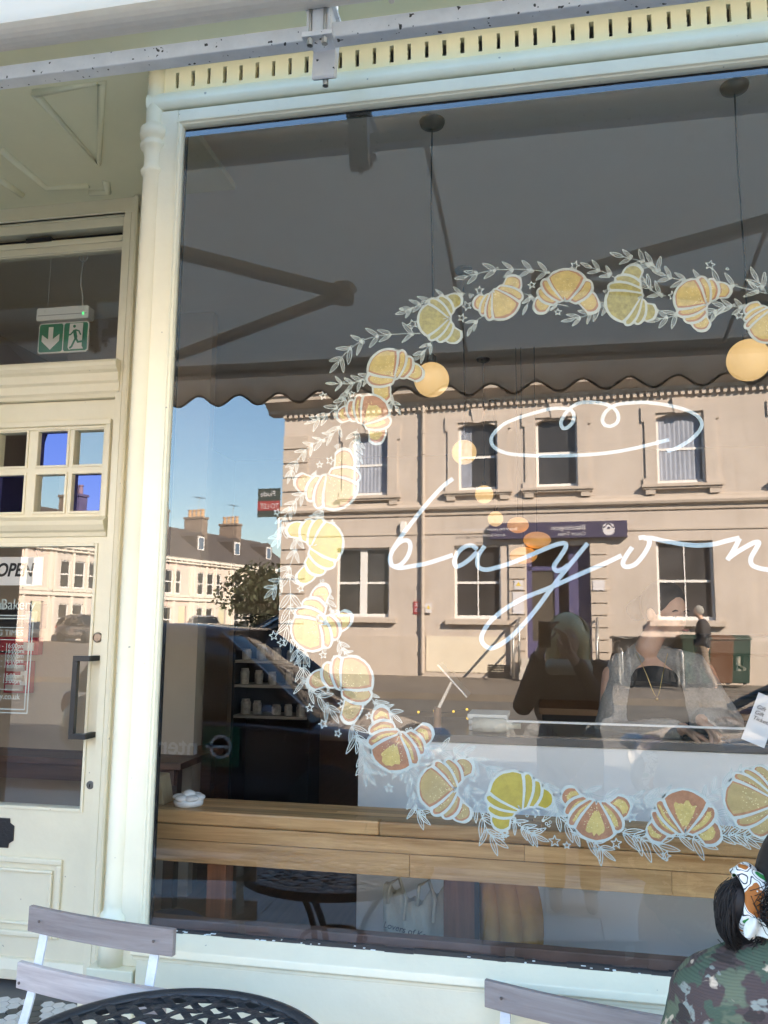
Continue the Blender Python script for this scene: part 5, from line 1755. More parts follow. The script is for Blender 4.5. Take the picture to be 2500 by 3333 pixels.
# ------------------------------------------------------------------ parked cars
TYRE = mat('tyre', (.02, .02, .02), .8); RIM = mat('alloy_rim', (.5, .5, .5), .3, 1)
CGL = mat('car_glass', (.012, .015, .018), .03, spec=.7)
LAMPW = mat('headlamp', (.5, .5, .5), .1); LAMPR = mat('tail_lamp', (.4, .02, .02), .2)
def car(lab, loc, rz, colr, group=None, L=4.2, Hh=1.55, metal=.4):
    t = thing('parked_car', lab, 'car', loc, rz, group)
    cm = mat('car_paint_%02d%02d%02d' % tuple(int(c * 99) for c in colr), colr, .22, metal, coat=1)
    W = .88
    # side outline (x forward, z up) as stations with half width at sill, belt and roof
    st_ = [(-2.08, .42, .62, .80), (-2.0, .28, .92, .84), (-1.6, .22, .98, .87), (-.8, .2, .98, .88), (.2, .2, .96, .88), (.9, .2, .95, .88), (1.5, .22, .88, .86), (1.9, .26, .76, .80), (2.08, .38, .60, .66)]
    mb = MB(); rings = []
    for x, z0, z1, w in st_:
        rings.append([mb.bm.verts.new((x * L / 4.2, s * ww, z)) for s, ww, z in ((-1, w * .92, z0), (-1, w, z0 + .18), (-1, w, (z0 + z1) / 2), (-1, w * .96, z1 - .04), (-1, w * .86, z1), (1, w * .86, z1), (1, w * .96, z1 - .04), (1, w, (z0 + z1) / 2), (1, w, z0 + .18), (1, w * .92, z0))])
    for A, B in zip(rings, rings[1:]):
        for k in range(10): mb.bm.faces.new((A[k], A[(k + 1) % 10], B[(k + 1) % 10], B[k]))
    mb.bm.faces.new(rings[0]); mb.bm.faces.new(rings[-1][::-1])
    b = mb.done('body', cm, t, smooth=True)
    b.modifiers.new('sub', 'SUBSURF').render_levels = 2
    cab = [(-1.95, .95, .98, .78, .76), (-1.6, .95, Hh - .12, .80, .62), (-1.0, .95, Hh - .01, .82, .64), (-.2, .95, Hh, .83, .65), (.3, .95, Hh - .05, .83, .64), (1.15, .92, .97, .82, .78)]
    mb = MB(); rings = []
    for x, z0, z1, w0, w1 in cab:
        rings.append([mb.bm.verts.new((x, s * ww, z)) for s, ww, z in ((-1, w0, z0), (-1, w1, z1 - .05), (-1, w1 * .85, z1), (1, w1 * .85, z1), (1, w1, z1 - .05), (1, w0, z0))])
    for A, B in zip(rings, rings[1:]):
        for k in range(6): mb.bm.faces.new((A[k], A[(k + 1) % 6], B[(k + 1) % 6], B[k]))
    mb.bm.faces.new(rings[0]); mb.bm.faces.new(rings[-1][::-1])
    g_ = mb.done('greenhouse', CGL, t, smooth=True)
    mb = MB(); rings = []
    for x, z0, z1, w0, w1 in cab[1:5]:
        rings.append([mb.bm.verts.new((x + (.04 if x > 0 else -.02), s * ww, z)) for s, ww, z in ((-1, w1 + .012, z1 - .07), (-1, w1 * .86, z1 + .014), (1, w1 * .86, z1 + .014), (1, w1 + .012, z1 - .07))])
    for A, B in zip(rings, rings[1:]):
        for k in range(3): mb.bm.faces.new((A[k], A[k + 1], B[k + 1], B[k]))
    rf = mb.done('roof', cm, t, smooth=True)
    rf.modifiers.new('solid', 'SOLIDIFY').thickness = .02
    for s in (-1, 1):
        mb = MB()
        mb.tube([(1.12, s * .80, .98), (.32, s * .655, Hh - .07)], .03, 6); mb.tube([(-.35, s * .845, .95), (-.3, s * .66, Hh - .04)], .035, 6); mb.tube([(-1.9, s * .78, .97), (-1.58, s * .63, Hh - .15)], .05, 6)
        mb.done('pillars', cm, t)
        mb = MB(); mb.ball((1.95 * L / 4.2, s * .62, .68), (.13, .14, .07), 12, 8); mb.done('headlight', LAMPW, t, smooth=True)
        mb = MB(); mb.ball((-2.0 * L / 4.2, s * .70, .82), (.07, .1, .13), 12, 8); mb.done('tail_light', LAMPR, t, smooth=True)
        mb = MB(); mb.ball((.85, s * .98, 1.0), (.06, .1, .07), 10, 8); mb.done('door_mirror', cm, t, smooth=True)
        for x in (-1.28, 1.3):
            M = Matrix.Translation((x, s * .80, .31)) @ Matrix.Rotation(R(90), 4, 'X')
            mb = MB(); mb.lathe([(.2, -.1), (.3, -.1), (.315, -.06), (.315, .06), (.3, .1), (.2, .1)], (0, 0, 0), 22, M); w = mb.done('wheel', TYRE, t, smooth=True)
            mb = MB(); mb.lathe([(.001, -.07), (.2, -.09), (.2, .09), (.001, .07)], (0, 0, 0), 18, M); mb.done('rim', RIM, w)
    return t
c1 = car('dark maroon club hire car parked at the kerb outside the window', (-2.9, -4.65, -.08), 0, (.03, .012, .018), Hh=1.66, metal=.3)
tx = text('door_lettering', 'nterprise', .19, mat('car_decal', (.80, .80, .80), .5), (.26, .905, .66), (R(90), 0, R(180)), c1, bold=.003, thick=.001)
tx = text('door_lettering', 'Car Club', .15, MATS['car_decal'], (-.1, .905, .5), (R(90), 0, R(180)), c1, thick=.001)
mb = MB(); mb.box(.30, .60, .895, .905, .58, .88); q = mb.done('green_badge', mat('badge_green', (.0, .10, .045), .5), c1)
mb = MB(); M = Matrix.Translation((.45, .906, .73)) @ Matrix.Rotation(R(-90), 4, 'X')
mb.lathe([(.07, 0), (.07, .003), (.09, .003), (.09, 0)], (0, 0, 0), 20, M); mb.box(.33, .52, .906, .909, .72, .74); mb.done('badge_mark', MATS['car_decal'], q)
car('grey saloon parked at the kerb with its bonnet by the entrance', (2.75, -4.7, -.08), R(180), (.06, .055, .05), Hh=1.48)
car('dark blue hatchback parked beside the side street tree', (at(930, 2060, 30).x, -30, .33), R(150), (.02, .03, .06))
car('grey estate car parked below the pink terraced house', (at(250, 2060, 36).x - 1, -37, .33), R(30), (.10, .10, .11))
car('white van like car parked across the side street', (at(640, 2060, 40).x, -41, .33), R(60), (.5, .5, .5))
# ------------------------------------------------------------------ bins, cabinet, bicycle across the road
def wbin(lab, px, Y, col_, z=.36):
    p = at(px, 2200, Y)
    t = thing('wheelie_bin', lab, 'bin', (p.x, -Y, z), 0, 'bins across the road')
    bm_ = mat('bin_' + str(int(col_[1] * 1000)), col_, .5)
    mb = MB(); A = [(-.24, -.27), (.24, -.27), (.24, .27), (-.24, .27)]; B = [(-.29, -.33), (.29, -.33), (.29, .35), (-.29, .35)]
    va = [mb.bm.verts.new((*q, .06)) for q in A]; vb_ = [mb.bm.verts.new((*q, .96)) for q in B]
    mb.bm.faces.new(va); mb.bm.faces.new(vb_)
    for k in range(4): mb.bm.faces.new((va[k], va[(k + 1) % 4], vb_[(k + 1) % 4], vb_[k]))
    mb.done('bin_body', bm_, t, bevel=.02)
    mb = MB(); mb.prism([(-.36, .96), (.38, .96), (.38, 1.0), (.1, 1.06), (-.36, 1.04)], -.31, .31, axis=0); mb.done('lid', bm_, t, bevel=.015)
    for s in (-1, 1):
        mb = MB(); M = Matrix.Translation((s * .26, -.28, .1)) @ Matrix.Rotation(R(90), 4, 'Y'); mb.lathe([(.001, -.03), (.1, -.03), (.1, .03), (.001, .03)], (0, 0, 0), 14, M); mb.done('wheel', TYRE, t)
wbin('dark green wheelie bin next to the black cabinet', 2262, 16.2, (.010, .032, .022))
wbin('dark green wheelie bin behind the walking man', 2390, 16.4, (.011, .036, .025))
wbin('brown wheelie bin between the two green bins', 2335, 16.3, (.11, .05, .025))
p = at(2150, 2190, 16.6)
t = thing('black_storage_cabinet', 'low black slatted storage cabinet against the beige building', 'cabinet', (p.x, -16.4, .36))
mb = MB(); mb.box(-1.0, 1.0, -.3, .3, .06, .95); mb.done('cabinet_body', BLACKM, t)
for k in range(16):
    mb = MB(); mb.box(-.98 + k * .123, -.90 + k * .123, .3, .32, .08, .92); mb.done('slat', BLACKM, t)
mb = MB(); mb.box(-1.05, 1.05, -.35, .36, .95, 1.0); mb.done('cabinet_lid', BLACKM, t)
p = at(2027, 2251, 15.6)
t = thing('bicycle', 'bicycle locked to a rack in front of the beige building', 'bicycle', (p.x, -15.6, .35), R(78))
bk = mat('bicycle_frame', (.25, .24, .23), .35, .6)
mb = MB(); mb.tube([(-.5, 0, .34), (-.12, 0, .3), (.42, 0, .75), (-.2, 0, .8), (-.12, 0, .3)], .018, 8); mb.tube([(-.5, 0, .34), (-.2, 0, .8)], .012, 6); mb.done('frame', bk, t)
mb = MB(); mb.tube([(.40, 0, .85), (.56, 0, .34)], .02, 8); mb.done('fork', bk, t)
mb = MB(); mb.tube([(.42, -.3, 1.03), (.40, -.12, 1.0), (.40, 0, .98), (.40, .12, 1.0), (.42, .3, 1.03)], .016, 8); mb.tube([(.41, 0, .84), (.40, 0, .98)], .018, 8); mb.done('handlebar', BLACKM, t)
mb = MB(); mb.ball((-.22, 0, .9), (.13, .06, .035), 12, 8); mb.tube([(-.2, 0, .78), (-.22, 0, .89)], .013, 6); mb.done('saddle', BLACKM, t)
for x in (-.5, .56):
    mb = MB(); mb.tube([(x + .32 * math.cos(R(a)), 0, .34 + .32 * math.sin(R(a))) for a in range(0, 361, 15)], .02, 8); w = mb.done('wheel', TYRE, t, smooth=True)
    mb = MB()
    for a in range(0, 180, 20): mb.tube([(x + .31 * math.cos(R(a)), 0, .34 + .31 * math.sin(R(a))), (x - .31 * math.cos(R(a)), 0, .34 - .31 * math.sin(R(a)))], .002, 4)
    mb.done('spokes', STEEL, w)
t = thing('bike_rack', 'galvanised hoop bike rack beside the locked bicycle', 'bike rack', (p.x + .5, -15.3, .35))
for x in (-.55, .62):
    mb = MB(); mb.tube(smooth_line([Vector((x, -.3, 0)), Vector((x, -.3, .62)), Vector((x, -.2, .75)), Vector((x, .2, .75)), Vector((x, .3, .62)), Vector((x, .3, 0))], 5), .028, 8); mb.done('hoop', gv, t, smooth=True)
# ------------------------------------------------------------------ people
SKIN = mat('skin', (.55, .34, .25), .5, var=.06, vscale=20)
def capsules(name, parts, m, parent, vox=.012, smooth_it=8, disp=0.0):
    # one continuous surface grown from overlapping tapered limbs
    mb = MB()
    for p in parts:
        if p[0] == 'c':
            _, a, b, ra, rb = p
            a, b = Vector(a), Vector(b)
            n = 5
            mb.tube([a + (b - a) * i / n for i in range(n + 1)], [ra + (rb - ra) * i / n for i in range(n + 1)], 14)
            mb.ball(a, ra, 14, 10); mb.ball(b, rb, 14, 10)
        else:
            _, c, r, rot = p
            n = len(mb.bm.verts)
            mb.ball((0, 0, 0), r, 22, 16)
            mb.bm.verts.ensure_lookup_table()
            Mx = Matrix.Translation(c) @ Matrix.Rotation(rot[2], 4, 'Z') @ Matrix.Rotation(rot[1], 4, 'Y') @ Matrix.Rotation(rot[0], 4, 'X')
            for v in mb.bm.verts[n:]: v.co = Mx @ v.co
    o = mb.done(name, m, parent, smooth=True)
    rm = o.modifiers.new('remesh', 'REMESH'); rm.mode = 'VOXEL'; rm.voxel_size = vox; rm.use_smooth_shade = True
    sm = o.modifiers.new('smooth', 'SMOOTH'); sm.iterations = smooth_it; sm.factor = .5
    if disp:
        tx = bpy.data.textures.new(name + '_folds', 'CLOUDS'); tx.noise_scale = .09; tx.noise_depth = 2
        dm = o.modifiers.new('folds', 'DISPLACE'); dm.texture = tx; dm.strength = disp; dm.mid_level = .5; dm.texture_coords = 'LOCAL'
    return o
C = lambda a, b, ra, rb: ('c', a, b, ra, rb)
E0 = lambda c, r, rot=(0, 0, 0): ('e', c, r, rot)
def hand(parent, wrist, palm_dir, finger_dir, thumb_side, size=1.0, curl=.5, name='hand', m=None):
    # palm plus five unequal bent fingers
    w = Vector(wrist); f = Vector(finger_dir).normalized(); pn = Vector(palm_dir).normalized(); s = f.cross(pn).normalized() * thumb_side
    P = []
    k = size
    pc = w + f * .05 * k
    for q in (-.03, -.01, .01, .03): P.append(C(w + s * q * .6 * k, w + f * .085 * k + s * q * k, .013 * k, .0115 * k))
    for q, L in ((.032, .068), (.011, .078), (-.011, .072), (-.032, .056)):
        a = w + f * .088 * k + s * q * k
        b = a + (f * math.cos(curl * .6) + pn * math.sin(curl * .6)) * L * .45 * k
        c = b + (f * math.cos(curl * 1.5) + pn * math.sin(curl * 1.5)) * L * .32 * k
        d = c + (f * math.cos(curl * 2.2) + pn * math.sin(curl * 2.2)) * L * .25 * k
        P += [C(a, b, .0095 * k, .0085 * k), C(b, c, .0085 * k, .0078 * k), C(c, d, .0078 * k, .0065 * k)]
    a = w + f * .025 * k + s * .026 * k
    b = a + (f * .6 + s * .75 + pn * .25).normalized() * .042 * k
    c = b + (f * .85 + s * .3 + pn * .45).normalized() * .032 * k
    P += [C(a, b, .0125 * k, .0105 * k), C(b, c, .010 * k, .0075 * k)]
    return capsules(name, P, m or SKIN, parent, vox=.0035, smooth_it=3)
def hair_strands(name, parent, m, roots, n, r=.0011, seed=1):
    # roots: function(rng) -> list of points of one lock
    rr = random.Random(seed)
    mb = MB()
    for _ in range(n):
        pts = roots(rr)
        mb.tube(smooth_line(pts, 4), r, 4, cap=False)
    o = mb.done(name, m, parent, smooth=True, kind='stuff')
    return o

# the customer at the next table: hair tied with a printed scarf, camouflage jacket, her back to us
camo = bpy.data.materials.new('camouflage_cord'); camo.use_nodes = True
nt = camo.node_tree; b_ = nt.nodes['Principled BSDF']; b_.inputs['Roughness'].default_value = .9
tc = nt.nodes.new('ShaderNodeTexCoord')
mp = nt.nodes.new('ShaderNodeMapping'); mp.inputs['Scale'].default_value = (1, 1, 1.25)
nt.links.new(tc.outputs['Object'], mp.inputs['Vector'])
prev_ = None
layers = [((.13, .145, .09), None, 0, 0), ((.085, .055, .05), 8.0, .50, 0), ((.27, .28, .24), 13.0, .58, 9), ((.07, .10, .065), 11.0, .55, 23), ((.60, .46, .33), 14.0, .60, 41), ((.05, .035, .03), 17.0, .59, 57)]
for colr, sc_, th, off in layers:
    if sc_ is None:
        rgb = nt.nodes.new('ShaderNodeRGB'); rgb.outputs[0].default_value = (*colr, 1); prev_ = rgb.outputs[0]; continue
    n = nt.nodes.new('ShaderNodeTexNoise'); n.inputs['Scale'].default_value = sc_; n.inputs['Detail'].default_value = 3.5; n.inputs['Roughness'].default_value = .62; n.inputs['Distortion'].default_value = .35
    n.noise_dimensions = '4D'; n.inputs['W'].default_value = off
    nt.links.new(mp.outputs[0], n.inputs['Vector'])
    r = nt.nodes.new('ShaderNodeValToRGB'); r.color_ramp.elements[0].position = th - .012; r.color_ramp.elements[1].position = th + .012
    nt.links.new(n.outputs['Fac'], r.inputs['Fac'])
    mx = nt.nodes.new('ShaderNodeMixRGB'); mx.inputs[2].default_value = (*colr, 1)
    nt.links.new(r.outputs['Color'], mx.inputs[0]); nt.links.new(prev_, mx.inputs[1]); prev_ = mx.outputs[0]
nt.links.new(prev_, b_.inputs['Base Color'])
wv = nt.nodes.new('ShaderNodeTexWave'); wv.inputs['Scale'].default_value = 75; wv.bands_direction = 'Z'; wv.inputs['Distortion'].default_value = 1.5; wv.inputs['Detail'].default_value = 1; wv.inputs['Detail Scale'].default_value = .4
nt.links.new(tc.outputs['Object'], wv.inputs['Vector'])
bmp = nt.nodes.new('ShaderNodeBump'); bmp.inputs['Strength'].default_value = .35; bmp.inputs['Distance'].default_value = .002
nt.links.new(wv.outputs['Color'], bmp.inputs['Height']); nt.links.new(bmp.outputs['Normal'], b_.inputs['Normal'])
HAIR = mat('dark_brown_hair', (.014, .010, .009), .62, var=.4, vscale=40)
YW = -.70
KW = 1.18
def grow(parts):
    return [('c', p[1], p[2], p[3] * KW, p[4] * KW) if p[0] == 'c' else ('e', p[1], tuple(q * KW for q in p[2]), p[3]) for p in parts]
def w3(px, py, Y=YW): return at(px, py, Y)
cu = thing('person', 'seated person in camouflage corduroy jacket, dark hair tied with printed scarf', 'person', (w3(2560, 3200).x, YW, 0))
o0 = Vector((cu.location.x, YW, 0))
rel = lambda px, py, dy=0: w3(px, py, YW + dy) - o0
sh = rel(2478, 3178)                       # left shoulder
el = rel(2290, 3440, -.03)
nk = rel(2580, 3020)
hd = rel(2690, 2960, .02)
body = capsules('body', [C(nk + Vector((0, 0, -.02)), hd, .06, .065), E0(hd, (.09, .105, .125)), E0((.05, 0, .58), (.17, .12, .22)), C((0, 0, .5), (.02, .35, .47), .10, .08), C((.02, .35, .47), (.02, .38, .1), .07, .05), C((.12, 0, .5), (.16, .35, .47), .10, .08), C((.16, .35, .47), (.16, .38, .1), .07, .05), C(sh, el, .05, .04)], SKIN, cu, .012)
jk = capsules('jacket', grow([C(sh + Vector((.02, 0, -.02)), sh + (el - sh) * .55 + Vector((-.012, 0, .02)), .078, .080), C(sh + (el - sh) * .55 + Vector((-.012, 0, .02)), el, .080, .072), C(el, el + Vector((.12, .2, -.03)), .07, .055), C(sh + Vector((.02, 0, 0)), nk + Vector((.06, 0, -.07)), .072, .085), C(nk + Vector((.05, 0, -.07)), nk + Vector((.26, 0, -.13)), .085, .08), E0((.10, 0, .66), (.17, .12, .17)), E0((.10, 0, .52), (.17, .12, .19)), C(nk + Vector((.26, 0, -.13)), nk + Vector((.33, .1, -.42)), .08, .065), C(nk + Vector((.33, .1, -.42)), nk + Vector((.2, .34, -.40)), .065, .055)]), camo, cu, .010, 6, disp=.018)
col_ = capsules('collar', [C(nk + Vector((-.045, -.03, -.035)), nk + Vector((.03, -.06, -.03)), .026, .03), C(nk + Vector((.03, -.06, -.03)), nk + Vector((.10, -.05, -.02)), .03, .03), C(nk + Vector((-.045, -.03, -.035)), nk + Vector((-.02, .05, -.03)), .026, .026)], camo, cu, .007, 3)
bun = rel(2402, 2955)
tie = rel(2440, 2938)
hairm = capsules('hair', grow([E0(hd + Vector((.0, -.005, .02)), (.105, .12, .135)), C(hd + Vector((-.05, 0, -.02)), tie, .075, .03), C(tie, bun + Vector((0, 0, .012)), .026, .033), C(bun + Vector((0, 0, .005)), bun + Vector((.012, 0, -.035)), .033, .026)]), HAIR, cu, .006, 4, disp=.008)
def lk(rr):
    k = rr.random()
    if k < .6:
        # a lock coiled round the bun
        c0_ = bun + Vector((rr.uniform(-.004, .008), 0, rr.uniform(-.03, .012)))
        tilt = rr.uniform(-1.1, 1.1); st0 = rr.uniform(0, 6.28); rad = rr.uniform(.036, .047)
        ex_ = Vector((math.cos(tilt), -math.sin(tilt), 0)); pts_ = []
        for q in range(6):
            an = st0 + q * .62
            pts_.append(c0_ + ex_ * math.cos(an) * rad + Vector((0, -.02 * math.cos(tilt), math.sin(an) * rad * 1.05)))
        return pts_
    t = rr.uniform(0, 6.28)
    a = hd + Vector((.10 * math.cos(t) * .9, -.1 + rr.uniform(-.02, .05), .13 * rr.uniform(-.3, 1)))
    a = hd + (a - hd).normalized() * .150
    m_ = (a + tie) / 2 + (Vector((rr.uniform(-.02, .02), -.05, rr.uniform(-.02, .03))))
    return [a, m_, tie + Vector((rr.uniform(-.01, .02), rr.uniform(-.035, .02), rr.uniform(-.025, .03)))]
hair_strands('hair_strands', cu, HAIR, lk, 520, .0007, 5)
# scarf band and tail
scarf = bpy.data.materials.new('printed_scarf'); scarf.use_nodes = True
nt = scarf.node_tree; b_ = nt.nodes['Principled BSDF']; b_.inputs['Roughness'].default_value = .75
tc = nt.nodes.new('ShaderNodeTexCoord')
n1 = nt.nodes.new('ShaderNodeTexNoise'); n1.inputs['Scale'].default_value = 26; n1.inputs['Detail'].default_value = 1.5; nt.links.new(tc.outputs['Object'], n1.inputs['Vector'])
r1 = nt.nodes.new('ShaderNodeValToRGB'); r1.color_ramp.interpolation = 'CONSTANT'
els = r1.color_ramp.elements; els[0].position = 0; els[0].color = (.02, .22, .05, 1); els[1].position = .36; els[1].color = (.78, .76, .70, 1)
for p_, c_ in ((.44, (.02, .02, .03, 1)), (.465, (.80, .78, .72, 1)), (.53, (.02, .02, .04, 1)), (.55, (.80, .78, .72, 1)), (.585, (.42, .13, .02, 1))):
    e = els.new(p_); e.color = c_
nt.links.new(n1.outputs['Fac'], r1.inputs['Fac']); nt.links.new(r1.outputs['Color'], b_.inputs['Base Color'])
ax = (bun - hd).normalized()
mb = MB()
ring = []
side1 = ax.cross(Vector((0, 0, 1))).normalized(); side2 = ax.cross(side1).normalized()
for i in range(7):
    t = i / 6 - .5
    rw = .040 + .008 * math.cos(t * math.pi)
    row = []
    for k in range(28):
        a = 2 * math.pi * k / 28
        wob = 1 + .06 * math.sin(5 * a + i) + .04 * math.sin(9 * a)
        row.append(mb.bm.verts.new(tie + ax * (t * .054 + .007 * math.sin(3 * a)) + (side1 * math.cos(a) + side2 * math.sin(a) * 1.45) * rw * wob))
    ring.append(row)
for A, B in zip(ring, ring[1:]):
    for k in range(28): mb.bm.faces.new((A[k], A[(k + 1) % 28], B[(k + 1) % 28], B[k]))
o = mb.done('scarf_band', scarf, cu, smooth=True); o.modifiers.new('solid', 'SOLIDIFY').thickness = .006; s2 = o.modifiers.new('sub', 'SUBSURF'); s2.render_levels = 2
mb = MB(); g_ = []
ta, tb2 = rel(2458, 2985, -.05), rel(2478, 3050, -.05)
for i in range(9):
    t = i / 8; row = []
    for j in range(7):
        u_ = j / 6 - .5
        wd = .019 + .048 * t - .036 * max(0, t - .75)
        row.append(mb.bm.verts.new(ta + (tb2 - ta) * t + Vector((u_ * wd, .008 * math.sin(j * 1.6 + t * 4), -.004 * abs(u_)))))
    g_.append(row)
for i in range(8):
    for j in range(6): mb.bm.faces.new((g_[i][j], g_[i + 1][j], g_[i + 1][j + 1], g_[i][j + 1]))
o = mb.done('scarf_tail', mat('scarf_white', (.74, .73, .66), .8, var=.12, vscale=90), cu, smooth=True); o.modifiers.new('solid', 'SOLIDIFY').thickness = .003; o.modifiers.new('sub', 'SUBSURF').render_levels = 2

# the person behind the counter, head bowed over the card terminal
YB = 1.42
bp_ = thing('person', 'person behind the counter in grey cardigan, dark tied back hair, looking down', 'person', (at(2130, 2300, YB).x, YB, .14))
ob = Vector(bp_.location)
rb = lambda px, py, dy=0: at(px, py, YB + dy) - ob
hd = rb(2165, 1985)
nk = rb(2105, 2110, .02)
ls, rs2 = rb(1995, 2200, .03), rb(2290, 2190, .0)
le, re_ = rb(1975, 2400, -.05), rb(2370, 2360, -.05)
lw, rw2 = rb(2225, 2375, -.30), rb(2285, 2345, -.28)
face = hd + Vector((.03, -.045, -.03))
parts = [E0(hd, (.078, .098, .108), (R(25), 0, R(35))), E0(hd + Vector((.02, -.04, -.055)), (.056, .065, .07), (R(20), 0, R(35))), C(hd + Vector((.048, -.092, -.022)), hd + Vector((.06, -.112, -.05)), .009, .012), C(hd + Vector((-.02, .01, -.06)), nk, .05, .052),
         E0(nk + Vector((.02, .02, -.26)), (.17, .11, .24)), E0((.02, .02, .75), (.16, .11, .25)), C(ls, le, .05, .042), C(le, lw, .04, .028), C(rs2, re_, .05, .042), C(re_, rw2, .04, .028), C((-.06, 0, .6), (-.07, 0, .06), .085, .05), C((.1, 0, .6), (.11, 0, .06), .085, .05)]
for s in (-1, 1): parts.append(E0(hd + Vector((-.03, -.0, -.02)) + Vector((s * .045, s * .06, 0)), (.012, .02, .03)))
capsules('body', parts, SKIN, bp_, .009, 4)
BRO = mat('brow_brown', (.03, .02, .016), .8)
fdir = Vector((.55, -.8, -.25)).normalized(); sidev = fdir.cross(Vector((0, 0, 1))).normalized()
for s in (-1, 1):
    ec = hd + fdir * .099 + sidev * s * .032 + Vector((0, 0, .0))
    mb = MB(); mb.tube([ec + sidev * (-.016) + Vector((0, 0, .018)), ec + Vector((0, 0, .022)) + fdir * .003, ec + sidev * .016 + Vector((0, 0, .016))], [.002, .0035, .002], 6); mb.done('eyebrow', BRO, bp_)
    mb = MB(); mb.tube([ec + sidev * (-.013) + Vector((0, 0, -.004)), ec + Vector((0, 0, -.008)) + fdir * .004, ec + sidev * .013 + Vector((0, 0, -.004))], [.0015, .003, .0015], 6); mb.done('eyelid', BRO, bp_)
mc = hd + fdir * .104 + Vector((.012, -.01, -.062))
mb = MB(); mb.tube([mc - sidev * .02, mc + fdir * .004, mc + sidev * .02], [.002, .006, .002], 6); mb.done('mouth', mat('lips', (.38, .14, .12), .5), bp_)
capsules('hair', [E0(hd + Vector((-.006, .012, .026)), (.094, .105, .108), (R(25), 0, R(35))), C(hd + Vector((-.06, .07, .03)), hd + Vector((-.11, .10, .0)), .05, .05)], HAIR, bp_, .007, 3)
CARD = mat('grey_marl_knit', (.27, .255, .24), .95, var=.2, vscale=90, bump=.5, bscale=220)
cd = capsules('cardigan', [C(ls + Vector((.05, 0, .02)), le, .068, .066), C(le, lw + (le - lw) * .12, .066, .050), C(rs2 + Vector((-.05, 0, .02)), re_, .068, .066), C(re_, rw2 + (re_ - rw2) * .12, .066, .050), C(ls + Vector((.06, 0, .03)), nk + Vector((-.03, .03, -.04)), .06, .06), C(rs2 + Vector((-.06, 0, .03)), nk + Vector((.06, .03, -.04)), .06, .06), E0(nk + Vector((-.11, .03, -.28)), (.10, .125, .26)), E0(nk + Vector((.16, .03, -.28)), (.09, .125, .26))], CARD, bp_, .010, 6, disp=.02)
capsules('black_top', [E0(nk + Vector((.02, .0, -.30)), (.185, .13, .245)), E0(nk + Vector((.02, .0, -.5)), (.18, .13, .25))], mat('black_jersey', (.02, .02, .02), .9), bp_, .01, 4)
mb = MB(); mb.tube(smooth_line([nk + Vector((-.05, -.055, -.02)), nk + Vector((-.02, -.10, -.10)), nk + Vector((.02, -.125, -.20)), nk + Vector((.05, -.115, -.10)), nk + Vector((.08, -.06, -.02))], 8), .0016, 6); mb.ball(nk + Vector((.02, -.128, -.21)), .007, 10, 8); mb.done('necklace', mat('gold', (.6, .45, .2), .3, 1), bp_)
hand(bp_, lw, (.2, -.2, -.9), (.9, -.4, -.35), -1, 1.0, .6)
hand(bp_, rw2, (-.3, -.2, -.9), (.35, -.8, -.45), 1, 1.0, .7)

# the photographer, seen only mirrored in the pane
PH = thing('person', 'blonde person in dark jacket raising a phone to photograph the window', 'person', (.16, -2.72, 0))
JK = mat('black_jacket', (.018, .018, .022), .7); BL = mat('blonde_hair', (.95, .76, .44), .5, var=.2, vscale=60)
hd = Vector((.0, .0, 1.54))
parts = [E0(hd, (.075, .095, .115)), C(hd + Vector((0, -.01, -.05)), (0, -.02, 1.36), .055, .055), E0((0, -.02, 1.16), (.19, .12, .26)), E0((0, -.02, .88), (.17, .12, .22)),
         C((-.09, 0, .85), (-.10, 0, .45), .09, .06), C((-.10, 0, .45), (-.10, 0, .06), .055, .04), C((.09, 0, .85), (.10, 0, .45), .09, .06), C((.10, 0, .45), (.10, 0, .06), .055, .04), C((-.10, .0, .05), (-.10, .16, .04), .04, .035), C((.10, 0, .05), (.10, .16, .04), .04, .035),
         C((-.18, -.01, 1.34), (-.27, .10, 1.14), .05, .042), C((-.27, .10, 1.14), (-.15, .24, 1.50), .04, .028), C((.18, -.01, 1.34), (.19, .14, 1.14), .05, .042), C((.19, .14, 1.14), (.0, .25, 1.46), .04, .028), E0(hd + Vector((0, .095, -.01)), (.012, .015, .02))]
capsules('body', parts, SKIN, PH, .011, 4)
capsules('jacket', [E0((0, -.02, 1.16), (.215, .145, .27)), E0((0, -.02, .90), (.20, .145, .22)), C((-.18, -.01, 1.34), (-.27, .10, 1.14), .075, .062), C((-.27, .10, 1.14), (-.18, .20, 1.42), .06, .045), C((.18, -.01, 1.34), (.19, .14, 1.14), .075, .062), C((.19, .14, 1.14), (.06, .22, 1.38), .06, .045)], JK, PH, .014, 5, disp=.015)
capsules('trousers', [C((-.09, 0, .85), (-.10, 0, .45), .11, .08), C((-.10, 0, .45), (-.10, 0, .12), .075, .06), C((.09, 0, .85), (.10, 0, .45), .11, .08), C((.10, 0, .45), (.10, 0, .12), .075, .06)], mat('dark_denim', (.02, .025, .04), .9), PH, .014, 4)
capsules('hair', [E0(hd + Vector((0, -.025, .035)), (.105, .11, .115)), C(hd + Vector((-.08, -.03, .0)), hd + Vector((-.085, -.02, -.13)), .055, .04), C(hd + Vector((.08, -.03, .0)), hd + Vector((.085, -.02, -.13)), .055, .04), C(hd + Vector((0, -.08, .0)), hd + Vector((0, -.07, -.14)), .07, .05)], BL, PH, .008, 4, disp=.008)
capsules('scarf', [C((-.09, .06, 1.36), (.09, .07, 1.36), .05, .05), C((-.1, -.06, 1.37), (.1, -.06, 1.37), .05, .05), C((-.1, -.06, 1.37), (-.09, .06, 1.36), .05, .05), C((.1, -.06, 1.37), (.09, .07, 1.36), .05, .05)], mat('cream_scarf', (.55, .48, .36), .95), PH, .012, 4, disp=.012)
